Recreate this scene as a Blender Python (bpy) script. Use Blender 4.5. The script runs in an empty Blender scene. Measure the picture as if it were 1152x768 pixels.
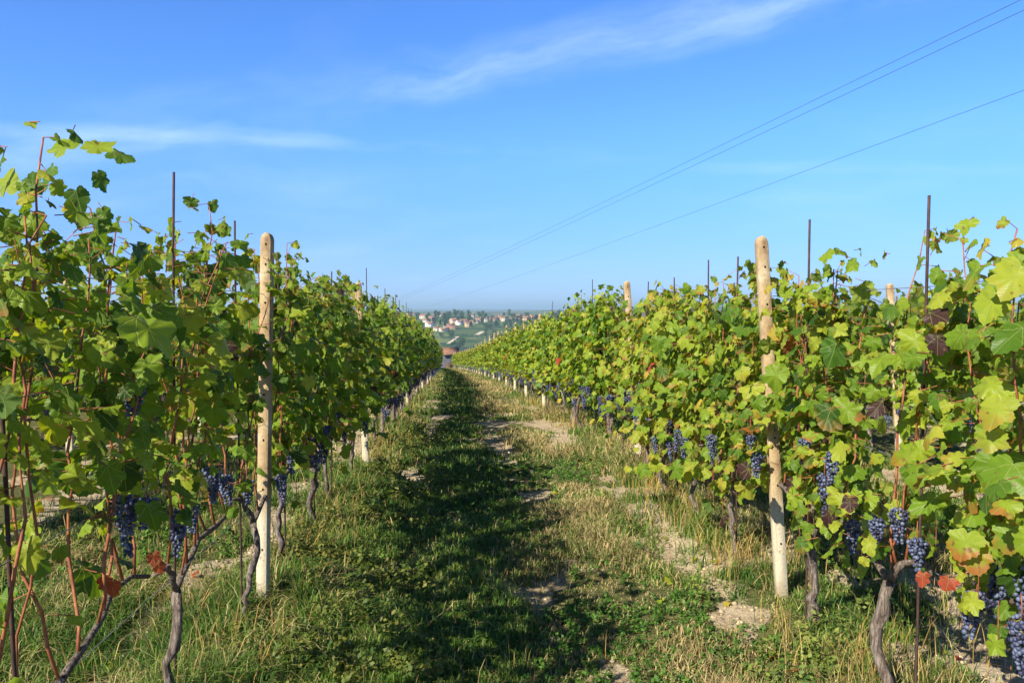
import bpy, math, random
import numpy as np
from mathutils import Vector

R = math.radians
C = bpy.context.scene.collection
sc = bpy.context.scene

# ------------------------------------------------------------------ camera
EYE = 1.55
F = 900.0 / 1152.0                       # focal length / frame width
PITCH = math.atan(32 / 900.0)
YAW = math.atan(47 / 900.0)
cd = bpy.data.cameras.new('camera')
cd.sensor_width = 36
cd.lens = 36 * F
cd.clip_start = 0.05
cd.clip_end = 40000
cam = bpy.data.objects.new('camera', cd)
C.objects.link(cam)
cam.location = (0, 0, EYE)
cam.rotation_euler = (math.pi / 2 - PITCH, 0, -YAW)
sc.camera = cam

def pix_dir(px, py):
    """direction through a pixel of the 1152x768 photograph"""
    x, y = (px - 576) / 900.0, (384 - py) / 900.0
    v = Vector((x, y, -1.0))
    v.rotate(cam.rotation_euler)
    return v.normalized()

# ------------------------------------------------------------------ sun, sky, exposure
SUN_EL, SUN_AZ = R(36), R(225)           # azimuth clockwise from +Y (the direction of the rows)
sd = bpy.data.lights.new('sun', 'SUN')
sd.energy = 5.0
sd.angle = R(0.53)
sd.color = (1.0, 0.92, 0.76)
sun = bpy.data.objects.new('sun', sd)
C.objects.link(sun)
to_sun = Vector((math.sin(SUN_AZ) * math.cos(SUN_EL), math.cos(SUN_AZ) * math.cos(SUN_EL), math.sin(SUN_EL)))
sun.rotation_euler = to_sun.to_track_quat('Z', 'Y').to_euler()
sun.location = (0, 0, 40)

world = bpy.data.worlds.new('World')
sc.world = world
world.use_nodes = True
wt = world.node_tree
for n in list(wt.nodes):
    wt.nodes.remove(n)

class NT:
    """small helper for writing node trees"""
    def __init__(s, tree):
        s.t = tree
    def n(s, typ, **kw):
        nd = s.t.nodes.new(typ)
        ins = kw.pop('ins', {})
        for k, v in kw.items():
            setattr(nd, k, v)
        for k, v in ins.items():
            if isinstance(v, bpy.types.NodeSocket):
                s.t.links.new(v, nd.inputs[k])
            else:
                nd.inputs[k].default_value = v
        return nd
    def m(s, op, a, b=None, c=None, clamp=False):
        nd = s.t.nodes.new('ShaderNodeMath')
        nd.operation = op
        nd.use_clamp = clamp
        for i, v in enumerate((a, b, c)):
            if v is None:
                continue
            if isinstance(v, bpy.types.NodeSocket):
                s.t.links.new(v, nd.inputs[i])
            else:
                nd.inputs[i].default_value = v
        return nd.outputs[0]
    def dot(s, a, b):
        nd = s.t.nodes.new('ShaderNodeVectorMath')
        nd.operation = 'DOT_PRODUCT'
        s.t.links.new(a, nd.inputs[0])
        nd.inputs[1].default_value = b
        return nd.outputs['Value']
    def sstep(s, v, a, b, o0=0.0, o1=1.0):
        nd = s.t.nodes.new('ShaderNodeMapRange')
        nd.interpolation_type = 'SMOOTHSTEP'
        s.t.links.new(v, nd.inputs['Value'])
        nd.inputs['From Min'].default_value = a
        nd.inputs['From Max'].default_value = b
        nd.inputs['To Min'].default_value = o0
        nd.inputs['To Max'].default_value = o1
        return nd.outputs[0]
    def mix(s, f, a, b, blend='MIX'):
        nd = s.t.nodes.new('ShaderNodeMix')
        nd.data_type = 'RGBA'
        nd.blend_type = blend
        for k, v in ((0, f), (6, a), (7, b)):
            if isinstance(v, bpy.types.NodeSocket):
                s.t.links.new(v, nd.inputs[k])
            elif k == 0:
                nd.inputs[0].default_value = v
            else:
                nd.inputs[k].default_value = (*v, 1) if len(v) == 3 else v
        return nd.outputs[2]
    def noise(s, vec, scale, detail=4.0, rough=0.5, out=0, dist=0.0):
        nd = s.t.nodes.new('ShaderNodeTexNoise')
        if vec is not None:
            s.t.links.new(vec, nd.inputs['Vector'])
        nd.inputs['Scale'].default_value = scale
        nd.inputs['Detail'].default_value = detail
        nd.inputs['Roughness'].default_value = rough
        nd.inputs['Distortion'].default_value = dist
        return nd.outputs[out]
    def ramp(s, f, stops):
        nd = s.t.nodes.new('ShaderNodeValToRGB')
        s.t.links.new(f, nd.inputs[0])
        el = nd.color_ramp.elements
        while len(el) < len(stops):
            el.new(0.5)
        for e, (p, c) in zip(el, stops):
            e.position = p
            e.color = (*c, 1) if len(c) == 3 else c
        return nd.outputs[0]

w = NT(wt)
sky = w.n('ShaderNodeTexSky', sky_type='NISHITA', sun_disc=False, sun_elevation=SUN_EL, sun_rotation=SUN_AZ,
          air_density=1.0, dust_density=0.0, ozone_density=3.5, altitude=300.0)
hs0 = w.n('ShaderNodeHueSaturation', ins={'Saturation': 1.14, 'Value': 1.0, 'Color': sky.outputs[0]})
class _H: pass
hs = _H(); hs.outputs = [w.mix(1.0, hs0.outputs[0], (0.575, 0.82, 1.22), 'MULTIPLY')]
tc = w.n('ShaderNodeTexCoord')
dirv = w.n('ShaderNodeVectorMath', operation='NORMALIZE', ins={0: tc.outputs['Generated']}).outputs[0]
sep = w.n('ShaderNodeSeparateXYZ', ins={0: dirv})
zc = w.m('ADD', w.m('MAXIMUM', sep.outputs[2], 0.0), 0.06)
plane = w.n('ShaderNodeCombineXYZ', ins={0: w.m('DIVIDE', sep.outputs[0], zc), 1: w.m('DIVIDE', sep.outputs[1], zc), 2: 0.0})

def streak(p0, p1, half, nscale, squash, seed, amount, fade=0.06):
    """a cirrus streak along the great circle between two directions"""
    a, b = pix_dir(*p0), pix_dir(*p1)
    nrm = a.cross(b).normalized()
    mid = (a + b).normalized()
    tan = nrm.cross(mid).normalized()
    if tan.dot(b) < 0:
        tan = -tan
    half_ang = math.asin(max(-1, min(1, tan.dot(b))))
    across = w.dot(dirv, nrm)
    along = w.dot(dirv, tan)
    warp = w.noise(dirv, 5.0, 3.0)
    across = w.m('ADD', across, w.m('MULTIPLY', w.m('SUBTRACT', warp, 0.5), half * 1.6))
    m1 = w.sstep(w.m('ABSOLUTE', across), half, half * 0.1)
    m2 = w.sstep(w.m('ABSOLUTE', along), half_ang + fade, half_ang - fade)
    v = w.n('ShaderNodeCombineXYZ', ins={0: w.m('MULTIPLY', along, squash), 1: w.m('ADD', across, seed), 2: w.dot(dirv, mid)})
    nz = w.sstep(w.noise(v.outputs[0], nscale, 7.0, 0.66), 0.38, 0.74)
    return w.m('MULTIPLY', w.m('MULTIPLY', w.m('MULTIPLY', m1, m2), nz), amount)

cl = streak((400, 108), (1010, -25), 0.042, 9.0, 0.16, 1.3, 0.36, 0.12)
for a in (((-80, 140), (620, 170), 0.014, 22.0, 0.12, 4.1, 0.22, 0.10),
          ((-60, 165), (330, 150), 0.035, 10.0, 0.25, 9.7, 0.30, 0.10),
          ((-50, 205), (420, 215), 0.050, 10.0, 0.25, 2.2, 0.16, 0.10),
          ((810, 189), (1120, 186), 0.012, 14.0, 0.2, 6.6, 0.20, 0.08),
          ((860, 235), (1200, 260), 0.045, 9.0, 0.2, 7.7, 0.10, 0.08),
          ((300, 285), (600, 262), 0.04, 9.0, 0.2, 5.2, 0.14, 0.08),
          ((100, 120), (330, 95), 0.03, 9.0, 0.2, 3.4, 0.12, 0.08)):
    cl = w.m('ADD', cl, streak(*a))
wisp = w.sstep(w.noise(plane.outputs[0], 0.7, 7.0, 0.6, dist=0.4), 0.5, 0.85, 0.0, 0.12)
cl = w.m('ADD', cl, wisp, clamp=True)
# sky overhead, above the view, dimmed to cut fill and deepen the shadows
fill_dim = w.sstep(sep.outputs[2], 0.40, 0.66, 1.0, 0.22)
hs.outputs = [w.mix(1.0, hs.outputs[0], w.n('ShaderNodeCombineColor', ins={0: fill_dim, 1: fill_dim, 2: fill_dim}).outputs[0], 'MULTIPLY')]
hs.outputs = [w.mix(w.sstep(sep.outputs[2], 0.24, 0.02), hs.outputs[0], w.mix(1.0, hs.outputs[0], (.60, .59, .76), 'MULTIPLY'))]
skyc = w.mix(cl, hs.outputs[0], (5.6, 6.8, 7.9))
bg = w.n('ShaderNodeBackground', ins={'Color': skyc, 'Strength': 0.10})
wo = w.n('ShaderNodeOutputWorld')
wt.links.new(bg.outputs[0], wo.inputs[0])

sc.view_settings.view_transform = 'Standard'
sc.view_settings.look = 'None'
sc.view_settings.exposure = 0.98
sc.view_settings.gamma = 1.0
sc.view_settings.use_curve_mapping = False
sc.render.engine = 'CYCLES'
cy = sc.cycles
cy.max_bounces = 7
cy.diffuse_bounces = 2
cy.glossy_bounces = 2
cy.transmission_bounces = 4
cy.transparent_max_bounces = 6
cy.volume_bounces = 0
cy.sample_clamp_indirect = 6.0
cy.use_denoising = True

# ------------------------------------------------------------------ helpers
RS = np.random.RandomState

def _hash(ix, iy, s):
    h = (ix.astype(np.int64) * 374761393 + iy.astype(np.int64) * 668265263 + s * 1442695041) & 0xFFFFFFFF
    h = ((h ^ (h >> 13)) * 1274126177) & 0xFFFFFFFF
    return ((h ^ (h >> 16)) & 0xFFFF) / 65535.0

def vnoise(x, y, s=0):
    x = np.asarray(x, float); y = np.asarray(y, float)
    ix, iy = np.floor(x), np.floor(y)
    fx, fy = x - ix, y - iy
    fx, fy = fx * fx * (3 - 2 * fx), fy * fy * (3 - 2 * fy)
    a, b = _hash(ix, iy, s), _hash(ix + 1, iy, s)
    c, d = _hash(ix, iy + 1, s), _hash(ix + 1, iy + 1, s)
    return (a * (1 - fx) + b * fx) * (1 - fy) + (c * (1 - fx) + d * fx) * fy

def fbm(x, y, s=0, o=4):
    t = 0; amp = 0.5; tot = 0
    for i in range(o):
        t = t + amp * vnoise(x * 2 ** i, y * 2 ** i, s + i * 17); tot += amp; amp *= 0.55
    return t / tot

_ps = np.array([0, 4, 8, 12, 16, 20, 24, 28, 36, 40, 60, 80, 110, 130, 230, 400, 650, 800, 900, 1100, 1300, 1500, 1700,
                2000, 2600, 3500, 4500, 6000, 9000, 15000], float)
_pz = np.array([0, 0, -.07, -.2, -.38, -.6, -.83, -1.05, -1.5, -1.75, -2.98, -4.2, -6.0, -7.3, -15.0, -34, -58, -60, -52,
                -33, -17, -5.5, -7, -26, -40, -6, 2, -12, 14, 30], float)
_dense = np.concatenate([np.linspace(0, 140, 1401)[:-1], np.geomspace(140, 15000, 900)])
_dz = np.interp(_dense, _ps, _pz)
for _ in range(3):
    k = 11
    pad = np.concatenate([np.full(k, _dz[0]), _dz, np.full(k, _dz[-1])])
    _dz = np.convolve(pad, np.ones(2 * k + 1) / (2 * k + 1), 'valid')

def smooth01(t):
    t = np.clip(t, 0, 1)
    return t * t * (3 - 2 * t)

_cx_y = np.array([-60, 0, 8, 12, 16, 20, 28, 40, 60, 80, 110, 130], float)
_cx_v = np.array([0, 0, 0, -.06, -.18, -.27, -.4, -.75, -1.35, -2.3, -4.1, -5.4], float)
def cx(y):
    """the rows bend gently: sideways offset at distance y"""
    y = np.asarray(y, float)
    a = 0
    for d in (-3, -1.5, 0, 1.5, 3):
        a = a + np.interp(y + d, _cx_y, _cx_v)
    return a / 5

SP = 2.80
ROW_L, ROW_R = -1.12, 1.68
STRIPS = ((-0.50, 0.17), (0.42, 0.27), (1.33, 0.20), (-1.45, 0.20), (-3.3, .2), (3.1, .2), (4.1, .16))

def gz(x, y):
    x = np.asarray(x, float); y = np.asarray(y, float)
    s = np.hypot(np.maximum(y, 0), 0.55 * np.maximum(np.abs(x) - 4, 0))
    z = np.interp(s, _dense, _dz)
    far = smooth01((s - 120) / 700)
    z = z + far * (fbm(x / 420.0, y / 420.0, 5, 4) - 0.5) * 16
    hz = smooth01((s - 2300) / 1500)
    z = z + hz * ((fbm(x / 1500.0, y / 1500.0, 9, 4) - 0.42) * 95 + 10 * smooth01(x / 900.0))
    near = 1 - smooth01((s - 30) / 60)
    xr = x - cx(y)
    b = (fbm(x * 1.3, y * 1.3, 2, 3) - 0.5) * 0.07 + (fbm(x * 7, y * 7, 3, 3) - 0.5) * 0.028
    for c, wd in STRIPS:
        b = b - 0.022 * np.exp(-((xr - c) / wd) ** 2)
    for c in (ROW_L, ROW_R, ROW_L - SP, ROW_R + SP):
        b = b + 0.012 * np.exp(-((xr - c) / 0.22) ** 2)
    return z + near * b

def g1(x, y):
    return float(gz(np.array([x]), np.array([y]))[0])

def bare(x, y):
    """0..1, how bare the soil is"""
    xr = np.asarray(x) - cx(y)
    v = 0
    for c, wd in STRIPS:
        v = v + np.exp(-((xr - c - 0.1 * (vnoise(np.asarray(y) * 0.6, c * 9, 4) - .5)) / wd) ** 2)
    n = fbm(np.asarray(x) * 3.0, np.asarray(y) * 2.0, 31, 4)
    p = fbm(np.asarray(x) * 0.9 + 7, np.asarray(y) * 0.45, 37, 3)
    b = smooth01((np.clip(v, 0, 1) * 0.38 + n * 1.35 + (p - .5) * 1.0 - 0.80) / 0.20)
    return b * (1 - 0.75 * smooth01((np.asarray(y) - 11) / 14))

class MB:
    """collects triangles, links them as one mesh object"""
    def __init__(s):
        s.v = []; s.t = []; s.c = []; s.uv = []; s.m = []; s.n = 0
    def add(s, v, t, col=None, uv=None, mat=0):
        v = np.asarray(v, np.float32).reshape(-1, 3)
        t = np.asarray(t, np.int64).reshape(-1, 3)
        s.v.append(v); s.t.append(t + s.n)
        if col is None:
            col = np.zeros((len(v), 3), np.float32)
        col = np.asarray(col, np.float32)
        if col.ndim == 1:
            col = np.tile(col, (len(v), 1))
        s.c.append(col)
        s.uv.append(np.zeros((len(v), 2), np.float32) if uv is None else np.asarray(uv, np.float32))
        s.m.append(np.full(len(t), mat, np.int32))
        s.n += len(v)
        return s
    def mesh(s, name, mats, smooth=False, attrs=True):
        me = bpy.data.meshes.new(name)
        v = np.concatenate(s.v); t = np.concatenate(s.t).astype(np.int32)
        me.vertices.add(len(v)); me.vertices.foreach_set('co', v.ravel())
        me.loops.add(t.size); me.loops.foreach_set('vertex_index', t.ravel())
        me.polygons.add(len(t)); me.polygons.foreach_set('loop_start', np.arange(0, t.size, 3, dtype=np.int32))
        for m in (mats if isinstance(mats, (list, tuple)) else [mats]):
            me.materials.append(m)
        me.polygons.foreach_set('material_index', np.concatenate(s.m))
        if smooth:
            me.polygons.foreach_set('use_smooth', np.ones(len(t), bool))
        if attrs:
            c = np.concatenate(s.c)
            a = me.color_attributes.new('tint', 'FLOAT_COLOR', 'POINT')
            a.data.foreach_set('color', np.hstack([c, np.ones((len(c), 1), np.float32)]).ravel())
            uv = np.concatenate(s.uv)
            l = me.uv_layers.new(name='UVMap')
            l.data.foreach_set('uv', uv[t.ravel()].ravel())
        me.update(calc_edges=True)
        me.validate()
        return me

def link(name, me, parent=None, loc=None):
    o = bpy.data.objects.new(name, me)
    C.objects.link(o)
    if parent is not None:
        o.parent = parent
    if loc is not None:
        o.location = loc
    return o

def tag(o, label=None, cat=None, group=None, kind=None):
    if label: o['label'] = label
    if cat: o['category'] = cat
    if group: o['group'] = group
    if kind: o['kind'] = kind
    return o

def empty(name, loc, rz=0):
    o = bpy.data.objects.new(name, None)
    o.empty_display_size = 0.1
    C.objects.link(o)
    o.location = loc
    o.rotation_euler = (0, 0, rz)
    return o

def tube(mb, pts, rad, sides=6, col=(0, 0, 0), mat=0, knobs=0.0, rs=None, cap=True):
    pts = np.asarray(pts, float)
    n = len(pts)
    rad = np.broadcast_to(np.asarray(rad, float), (n,))
    d = np.gradient(pts, axis=0)
    d /= np.linalg.norm(d, axis=1, keepdims=True) + 1e-9
    ref = np.array([0, 0, 1.0]) if abs(d[:, 2]).mean() < 0.8 else np.array([1.0, 0, 0])
    u = np.cross(d, ref); u /= np.linalg.norm(u, axis=1, keepdims=True) + 1e-9
    v = np.cross(d, u)
    a = np.arange(sides) * 2 * np.pi / sides
    r = rad[:, None] * np.ones((1, sides))
    if knobs and rs is not None:
        r = r * (1 + knobs * (rs.rand(n, sides) - 0.5)) * (1 + knobs * 0.8 * (rs.rand(n, 1) - 0.4))
    V = pts[:, None, :] + r[..., None] * (np.cos(a)[None, :, None] * u[:, None, :] + np.sin(a)[None, :, None] * v[:, None, :])
    V = V.reshape(-1, 3)
    T = []
    for i in range(n - 1):
        for j in range(sides):
            p, q = i * sides + j, i * sides + (j + 1) % sides
            T += [(p, q, q + sides), (p, q + sides, p + sides)]
    if cap:
        b = len(V); V = np.vstack([V, pts[0], pts[-1]])
        for j in range(sides):
            T += [(b, (j + 1) % sides, j), (b + 1, (n - 1) * sides + j, (n - 1) * sides + (j + 1) % sides)]
    mb.add(V, T, col=np.asarray(col, float), mat=mat)

def box(mb, x0, x1, y0, y1, z0, z1, mat=0, col=(0, 0, 0)):
    V = [(x, y, z) for z in (z0, z1) for y in (y0, y1) for x in (x0, x1)]
    T = [(0, 2, 3), (0, 3, 1), (4, 5, 7), (4, 7, 6), (0, 1, 5), (0, 5, 4), (2, 6, 7), (2, 7, 3), (0, 4, 6), (0, 6, 2), (1, 3, 7), (1, 7, 5)]
    mb.add(V, T, mat=mat, col=np.asarray(col, float))

def wander(rs, p0, p1, n, amp):
    t = np.linspace(0, 1, n)[:, None]
    p = np.asarray(p0, float) * (1 - t) + np.asarray(p1, float) * t
    w_ = np.cumsum(rs.randn(n, 3), axis=0)
    w_ = w_ - w_[0] - t * (w_[-1] - w_[0])
    return p + w_ * amp

# ------------------------------------------------------------------ materials
def mat(name):
    m = bpy.data.materials.new(name)
    m.use_nodes = True
    for n in list(m.node_tree.nodes):
        m.node_tree.nodes.remove(n)
    return m, NT(m.node_tree)

def finish(m, h, shader, disp=None):
    o = h.n('ShaderNodeOutputMaterial')
    m.node_tree.links.new(shader, o.inputs[0])
    return m

def prin(h, col, rough=0.7, spec=0.3, bump=None, bstr=0.3, bdist=0.01):
    p = h.n('ShaderNodeBsdfPrincipled')
    if isinstance(col, bpy.types.NodeSocket):
        h.t.links.new(col, p.inputs['Base Color'])
    else:
        p.inputs['Base Color'].default_value = (*col, 1)
    if isinstance(rough, bpy.types.NodeSocket):
        h.t.links.new(rough, p.inputs['Roughness'])
    else:
        p.inputs['Roughness'].default_value = rough
    p.inputs['Specular IOR Level'].default_value = spec
    if bump is not None:
        b = h.n('ShaderNodeBump', ins={'Height': bump, 'Strength': bstr, 'Distance': bdist})
        h.t.links.new(b.outputs[0], p.inputs['Normal'])
    return p.outputs[0]

def leaf_material(name, veins=True):
    """tint.r: hue place, tint.g: autumn edge, tint.b: special (0 green .5 dry brown-purple 1 red)"""
    m, h = mat(name)
    at = h.n('ShaderNodeAttribute', attribute_name='tint')
    sp = h.n('ShaderNodeSeparateColor', ins={0: at.outputs['Color']})
    oi = h.n('ShaderNodeObjectInfo')
    hue = h.m('ADD', sp.outputs[0], h.m('MULTIPLY', h.m('SUBTRACT', oi.outputs['Random'], 0.5), 0.14), clamp=True)
    green = h.ramp(hue, [(0.0, (.024, .060, .009)), (0.25, (.050, .120, .012)), (0.5, (.115, .210, .015)), (0.72, (.21, .30, .022)),
                         (0.90, (.30, .34, .035)), (1.0, (.38, .30, .05))])
    uvn = h.n('ShaderNodeUVMap', uv_map='UVMap')
    su = h.n('ShaderNodeSeparateXYZ', ins={0: uvn.outputs[0]})
    geo = h.n('ShaderNodeNewGeometry')
    blot = h.noise(geo.outputs['Position'], 55.0, 3.0, 0.6)
    r2 = h.m('SQRT', h.m('ADD', h.m('MULTIPLY', su.outputs[0], su.outputs[0]), h.m('MULTIPLY', su.outputs[1], su.outputs[1])))
    edge = h.m('MULTIPLY', sp.outputs[1], h.sstep(h.m('ADD', r2, h.m('MULTIPLY', h.m('SUBTRACT', blot, 0.5), 1.1)), 0.42, 0.9))
    c = h.mix(edge, green, (.30, .12, .03))
    c = h.mix(h.sstep(sp.outputs[2], 0.25, 0.5), c, (.050, .022, .026))
    c = h.mix(h.sstep(sp.outputs[2], 0.6, 0.95), c, (.30, .055, .03))
    c = h.mix(h.sstep(blot, 0.35, 0.75, 0.0, 0.35), c, h.mix(1.0, c, (1.5, 1.35, 0.9), 'MULTIPLY'))
    spot = h.sstep(h.noise(geo.outputs['Position'], 38.0, 2.0, 0.5), 0.665, 0.70, 0.0, .8)
    c = h.mix(spot, c, (.17, .09, .03))
    height = blot
    if veins:
        ang = h.m('ARCTAN2', su.outputs[0], su.outputs[1])
        pp = h.m('PINGPONG', ang, R(24.5))
        # veins run out at 0, 49 and 98 degrees from the petiole
        dist = h.m('MULTIPLY', r2, pp)
        vein = h.sstep(dist, 0.020, 0.006)
        side = h.m('PINGPONG', h.m('ADD', h.m('MULTIPLY', r2, 1.0), h.m('MULTIPLY', pp, -0.9)), 0.055)
        vein2 = h.sstep(side, 0.008, 0.002, 0.0, 0.45)
        vv = h.m('MAXIMUM', vein, vein2)
        c = h.mix(h.m('MULTIPLY', vv, 0.45), c, (.34, .40, .12))
        height = h.m('SUBTRACT', h.m('MULTIPLY', blot, 0.5), vv)
    back = h.mix(0.32, c, (.17, .22, .08))
    c2 = h.mix(geo.outputs['Backfacing'], c, back)
    rough = h.sstep(geo.outputs['Backfacing'], 0, 1, 0.42, 0.75)
    p = prin(h, c2, rough, 0.24, height, 0.5, 0.004)
    tcol = h.mix(1.0, c, (2.1, 1.75, 0.4), 'MULTIPLY')
    t = h.n('ShaderNodeBsdfTranslucent', ins={'Color': tcol})
    mx = h.n('ShaderNodeMixShader', ins={0: 0.42, 1: p, 2: t.outputs[0]})
    return finish(m, h, mx.outputs[0])

M = {}
M['leaf'] = leaf_material('vine_leaf_detailed')
M['leaf_far'] = leaf_material('vine_leaf_plain', veins=False)

m, h = mat('old_vine_bark')
tcn = h.n('ShaderNodeTexCoord')
mp = h.n('ShaderNodeMapping', ins={'Vector': tcn.outputs['Object'], 'Scale': (1, 1, 0.16)})
bn = h.noise(mp.outputs[0], 95, 6, 0.7)
bc = h.ramp(bn, [(0.3, (.035, .026, .020)), (0.48, (.13, .10, .08)), (0.68, (.34, .29, .25))])
M['bark'] = finish(m, h, prin(h, bc, 0.9, 0.1, bn, 1.0, 0.012))

m, h = mat('ripe_cane')
tcn = h.n('ShaderNodeTexCoord')
bn = h.noise(tcn.outputs['Object'], 30, 4, 0.6)
bc = h.ramp(bn, [(0.3, (.10, .032, .018)), (0.5, (.26, .085, .038)), (0.75, (.38, .17, .07))])
M['cane'] = finish(m, h, prin(h, bc, 0.55, 0.35, bn, 0.3, 0.003))

m, h = mat('blue_black_grape')
at = h.n('ShaderNodeAttribute', attribute_name='tint')
sp = h.n('ShaderNodeSeparateColor', ins={0: at.outputs['Color']})
tcn = h.n('ShaderNodeTexCoord')
bl = h.noise(tcn.outputs['Object'], 120, 3, 0.6)
f = h.m('ADD', h.m('MULTIPLY', sp.outputs[0], 0.55), h.m('MULTIPLY', bl, 0.55))
gc = h.ramp(f, [(0.2, (.012, .010, .032)), (0.5, (.045, .055, .11)), (0.9, (.14, .17, .27))])
M['grape'] = finish(m, h, prin(h, gc, h.sstep(bl, 0.2, 0.8, 0.38, 0.7), 0.4))

m, h = mat('rusty_steel_rod')
tcn = h.n('ShaderNodeTexCoord')
bn = h.noise(tcn.outputs['Object'], 40, 5, 0.7)
bc = h.ramp(bn, [(0.3, (.020, .012, .012)), (0.55, (.06, .032, .026)), (0.8, (.14, .065, .04))])
M['rod'] = finish(m, h, prin(h, bc, 0.75, 0.3))

m, h = mat('weathered_concrete')
tcn = h.n('ShaderNodeTexCoord')
sepo = h.n('ShaderNodeSeparateXYZ', ins={0: tcn.outputs['Object']})
n1 = h.noise(tcn.outputs['Object'], 60, 5, 0.85)
n2 = h.noise(tcn.outputs['Object'], 9, 5, 0.65)
mps = h.n('ShaderNodeMapping', ins={'Vector': tcn.outputs['Object'], 'Scale': (1, 1, .06)})
n3 = h.noise(mps.outputs[0], 45, 4, 0.7)
bc = h.ramp(n2, [(0.30, (.24, .15, .08)), (0.5, (.44, .32, .18)), (0.70, (.58, .47, .30))])
hz_ = h.m('ADD', sepo.outputs[2], h.m('MULTIPLY', h.m('SUBTRACT', n2, .5), .25))
bc = h.mix(h.sstep(hz_, .62, .42), bc, (.57, .50, .36))
bc = h.mix(h.m('MULTIPLY', h.sstep(n1, .53, .62, 0, .8), h.sstep(n2, .42, .62, .15, 1.0)), bc, (.16, .12, .08))
bc = h.mix(h.sstep(n3, .56, .75, 0, .5), bc, (.24, .15, .09))
bc = h.mix(h.sstep(hz_, .14, .0, 0, .7), bc, (.22, .17, .11))
M['concrete'] = finish(m, h, prin(h, bc, 0.9, 0.15, n1, 0.9, 0.005))

m, h = mat('grey_old_wood')
tcn = h.n('ShaderNodeTexCoord')
mp = h.n('ShaderNodeMapping', ins={'Vector': tcn.outputs['Object'], 'Scale': (1, 1, 0.05)})
bn = h.noise(mp.outputs[0], 70, 6, 0.7)
bc = h.ramp(bn, [(0.3, (.07, .052, .040)), (0.55, (.20, .155, .12)), (0.8, (.34, .28, .22))])
M['wood'] = finish(m, h, prin(h, bc, 0.9, 0.1, bn, 0.8, 0.008))

m, h = mat('hole_shade')
M['hole'] = finish(m, h, prin(h, (.02, .014, .01), 0.95, 0.0))  # near-black colour painted in for the shade of the post holes

m, h = mat('galvanised_wire')
M['wire'] = finish(m, h, prin(h, (.16, .15, .15), 0.5, 0.5))
m, h = mat('black_cable')
M['cable'] = finish(m, h, prin(h, (.05, .06, .08), 0.7, 0.2))

def tint_material(name, rough=0.75, trans=0.25, spec=0.2):
    m, h = mat(name)
    at = h.n('ShaderNodeAttribute', attribute_name='tint')
    p = prin(h, at.outputs['Color'], rough, spec)
    t = h.n('ShaderNodeBsdfTranslucent', ins={'Color': h.mix(1.0, at.outputs['Color'], (1.3, 1.35, .8), 'MULTIPLY')})
    mx = h.n('ShaderNodeMixShader', ins={0: trans, 1: p, 2: t.outputs[0]})
    return finish(m, h, mx.outputs[0])
M['grass'] = tint_material('grass_blade', 0.55, 0.30, 0.3)
M['dry'] = tint_material('dry_straw', 0.8, 0.2, 0.15)
M['tree_leaf'] = tint_material('tree_foliage', 0.7, 0.25, 0.2)

# ground: clay soil and litter near the camera, fields in the valley
m, h = mat('vineyard_soil_and_fields')
geo = h.n('ShaderNodeNewGeometry')
P = geo.outputs['Position']
at = h.n('ShaderNodeAttribute', attribute_name='tint')
sp = h.n('ShaderNodeSeparateColor', ins={0: at.outputs['Color']})
a1 = h.noise(P, 3.0, 6, 0.65)
a2 = h.noise(P, 28.0, 5, 0.7)
a3 = h.noise(P, 140.0, 3, 0.6)
soil = h.ramp(h.m('ADD', h.m('MULTIPLY', a1, .5), h.m('MULTIPLY', a2, .5)), [(0.3, (.16, .115, .07)), (0.48, (.40, .315, .21)), (0.64, (.60, .50, .36))])
litter = h.ramp(h.m('ADD', h.m('MULTIPLY', a2, .6), h.m('MULTIPLY', a3, .4)), [(0.32, (.035, .045, .015)), (0.5, (.10, .105, .04)), (0.68, (.26, .22, .11))])
bm_ = h.sstep(h.m('ADD', sp.outputs[0], h.m('MULTIPLY', h.m('SUBTRACT', a2, .5), .7)), 0.3, 0.65)
nearc = h.mix(bm_, litter, soil)
# far fields
sP = h.n('ShaderNodeSeparateXYZ', ins={0: P})
vor = h.n('ShaderNodeTexVoronoi', feature='F1', ins={'Vector': P, 'Scale': 0.0075, 'Randomness': 0.9})
vcol = h.n('ShaderNodeSeparateColor', ins={0: vor.outputs['Color']})
rotv = h.n('ShaderNodeVectorRotate', rotation_type='Z_AXIS', ins={'Vector': P, 'Angle': h.m('MULTIPLY', vcol.outputs[1], 3.14)})
rx = h.n('ShaderNodeSeparateXYZ', ins={0: rotv.outputs[0]})
stripe = h.sstep(h.m('PINGPONG', rx.outputs[0], 3.2), 0.8, 2.4)
fld = h.ramp(vcol.outputs[0], [(0.0, (.035, .075, .022)), (0.4, (.05, .11, .028)), (0.7, (.085, .14, .035)), (0.9, (.15, .15, .06)), (1.0, (.24, .19, .11))])
fld = h.mix(h.m('MULTIPLY', stripe, 0.55), fld, (.16, .16, .08))
fn = h.noise(P, 0.02, 5, 0.6)
fld = h.mix(h.sstep(fn, 0.48, 0.62, 0, .85), fld, (.022, .05, .018))
dist = h.n('ShaderNodeVectorMath', operation='LENGTH', ins={0: P}).outputs['Value']
gcol = h.mix(h.sstep(dist, 112, 170), nearc, fld)
M['ground'] = finish(m, h, prin(h, gcol, 0.95, 0.05, h.m('ADD', a2, h.m('MULTIPLY', a3, .4)), 0.9, 0.02))

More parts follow.
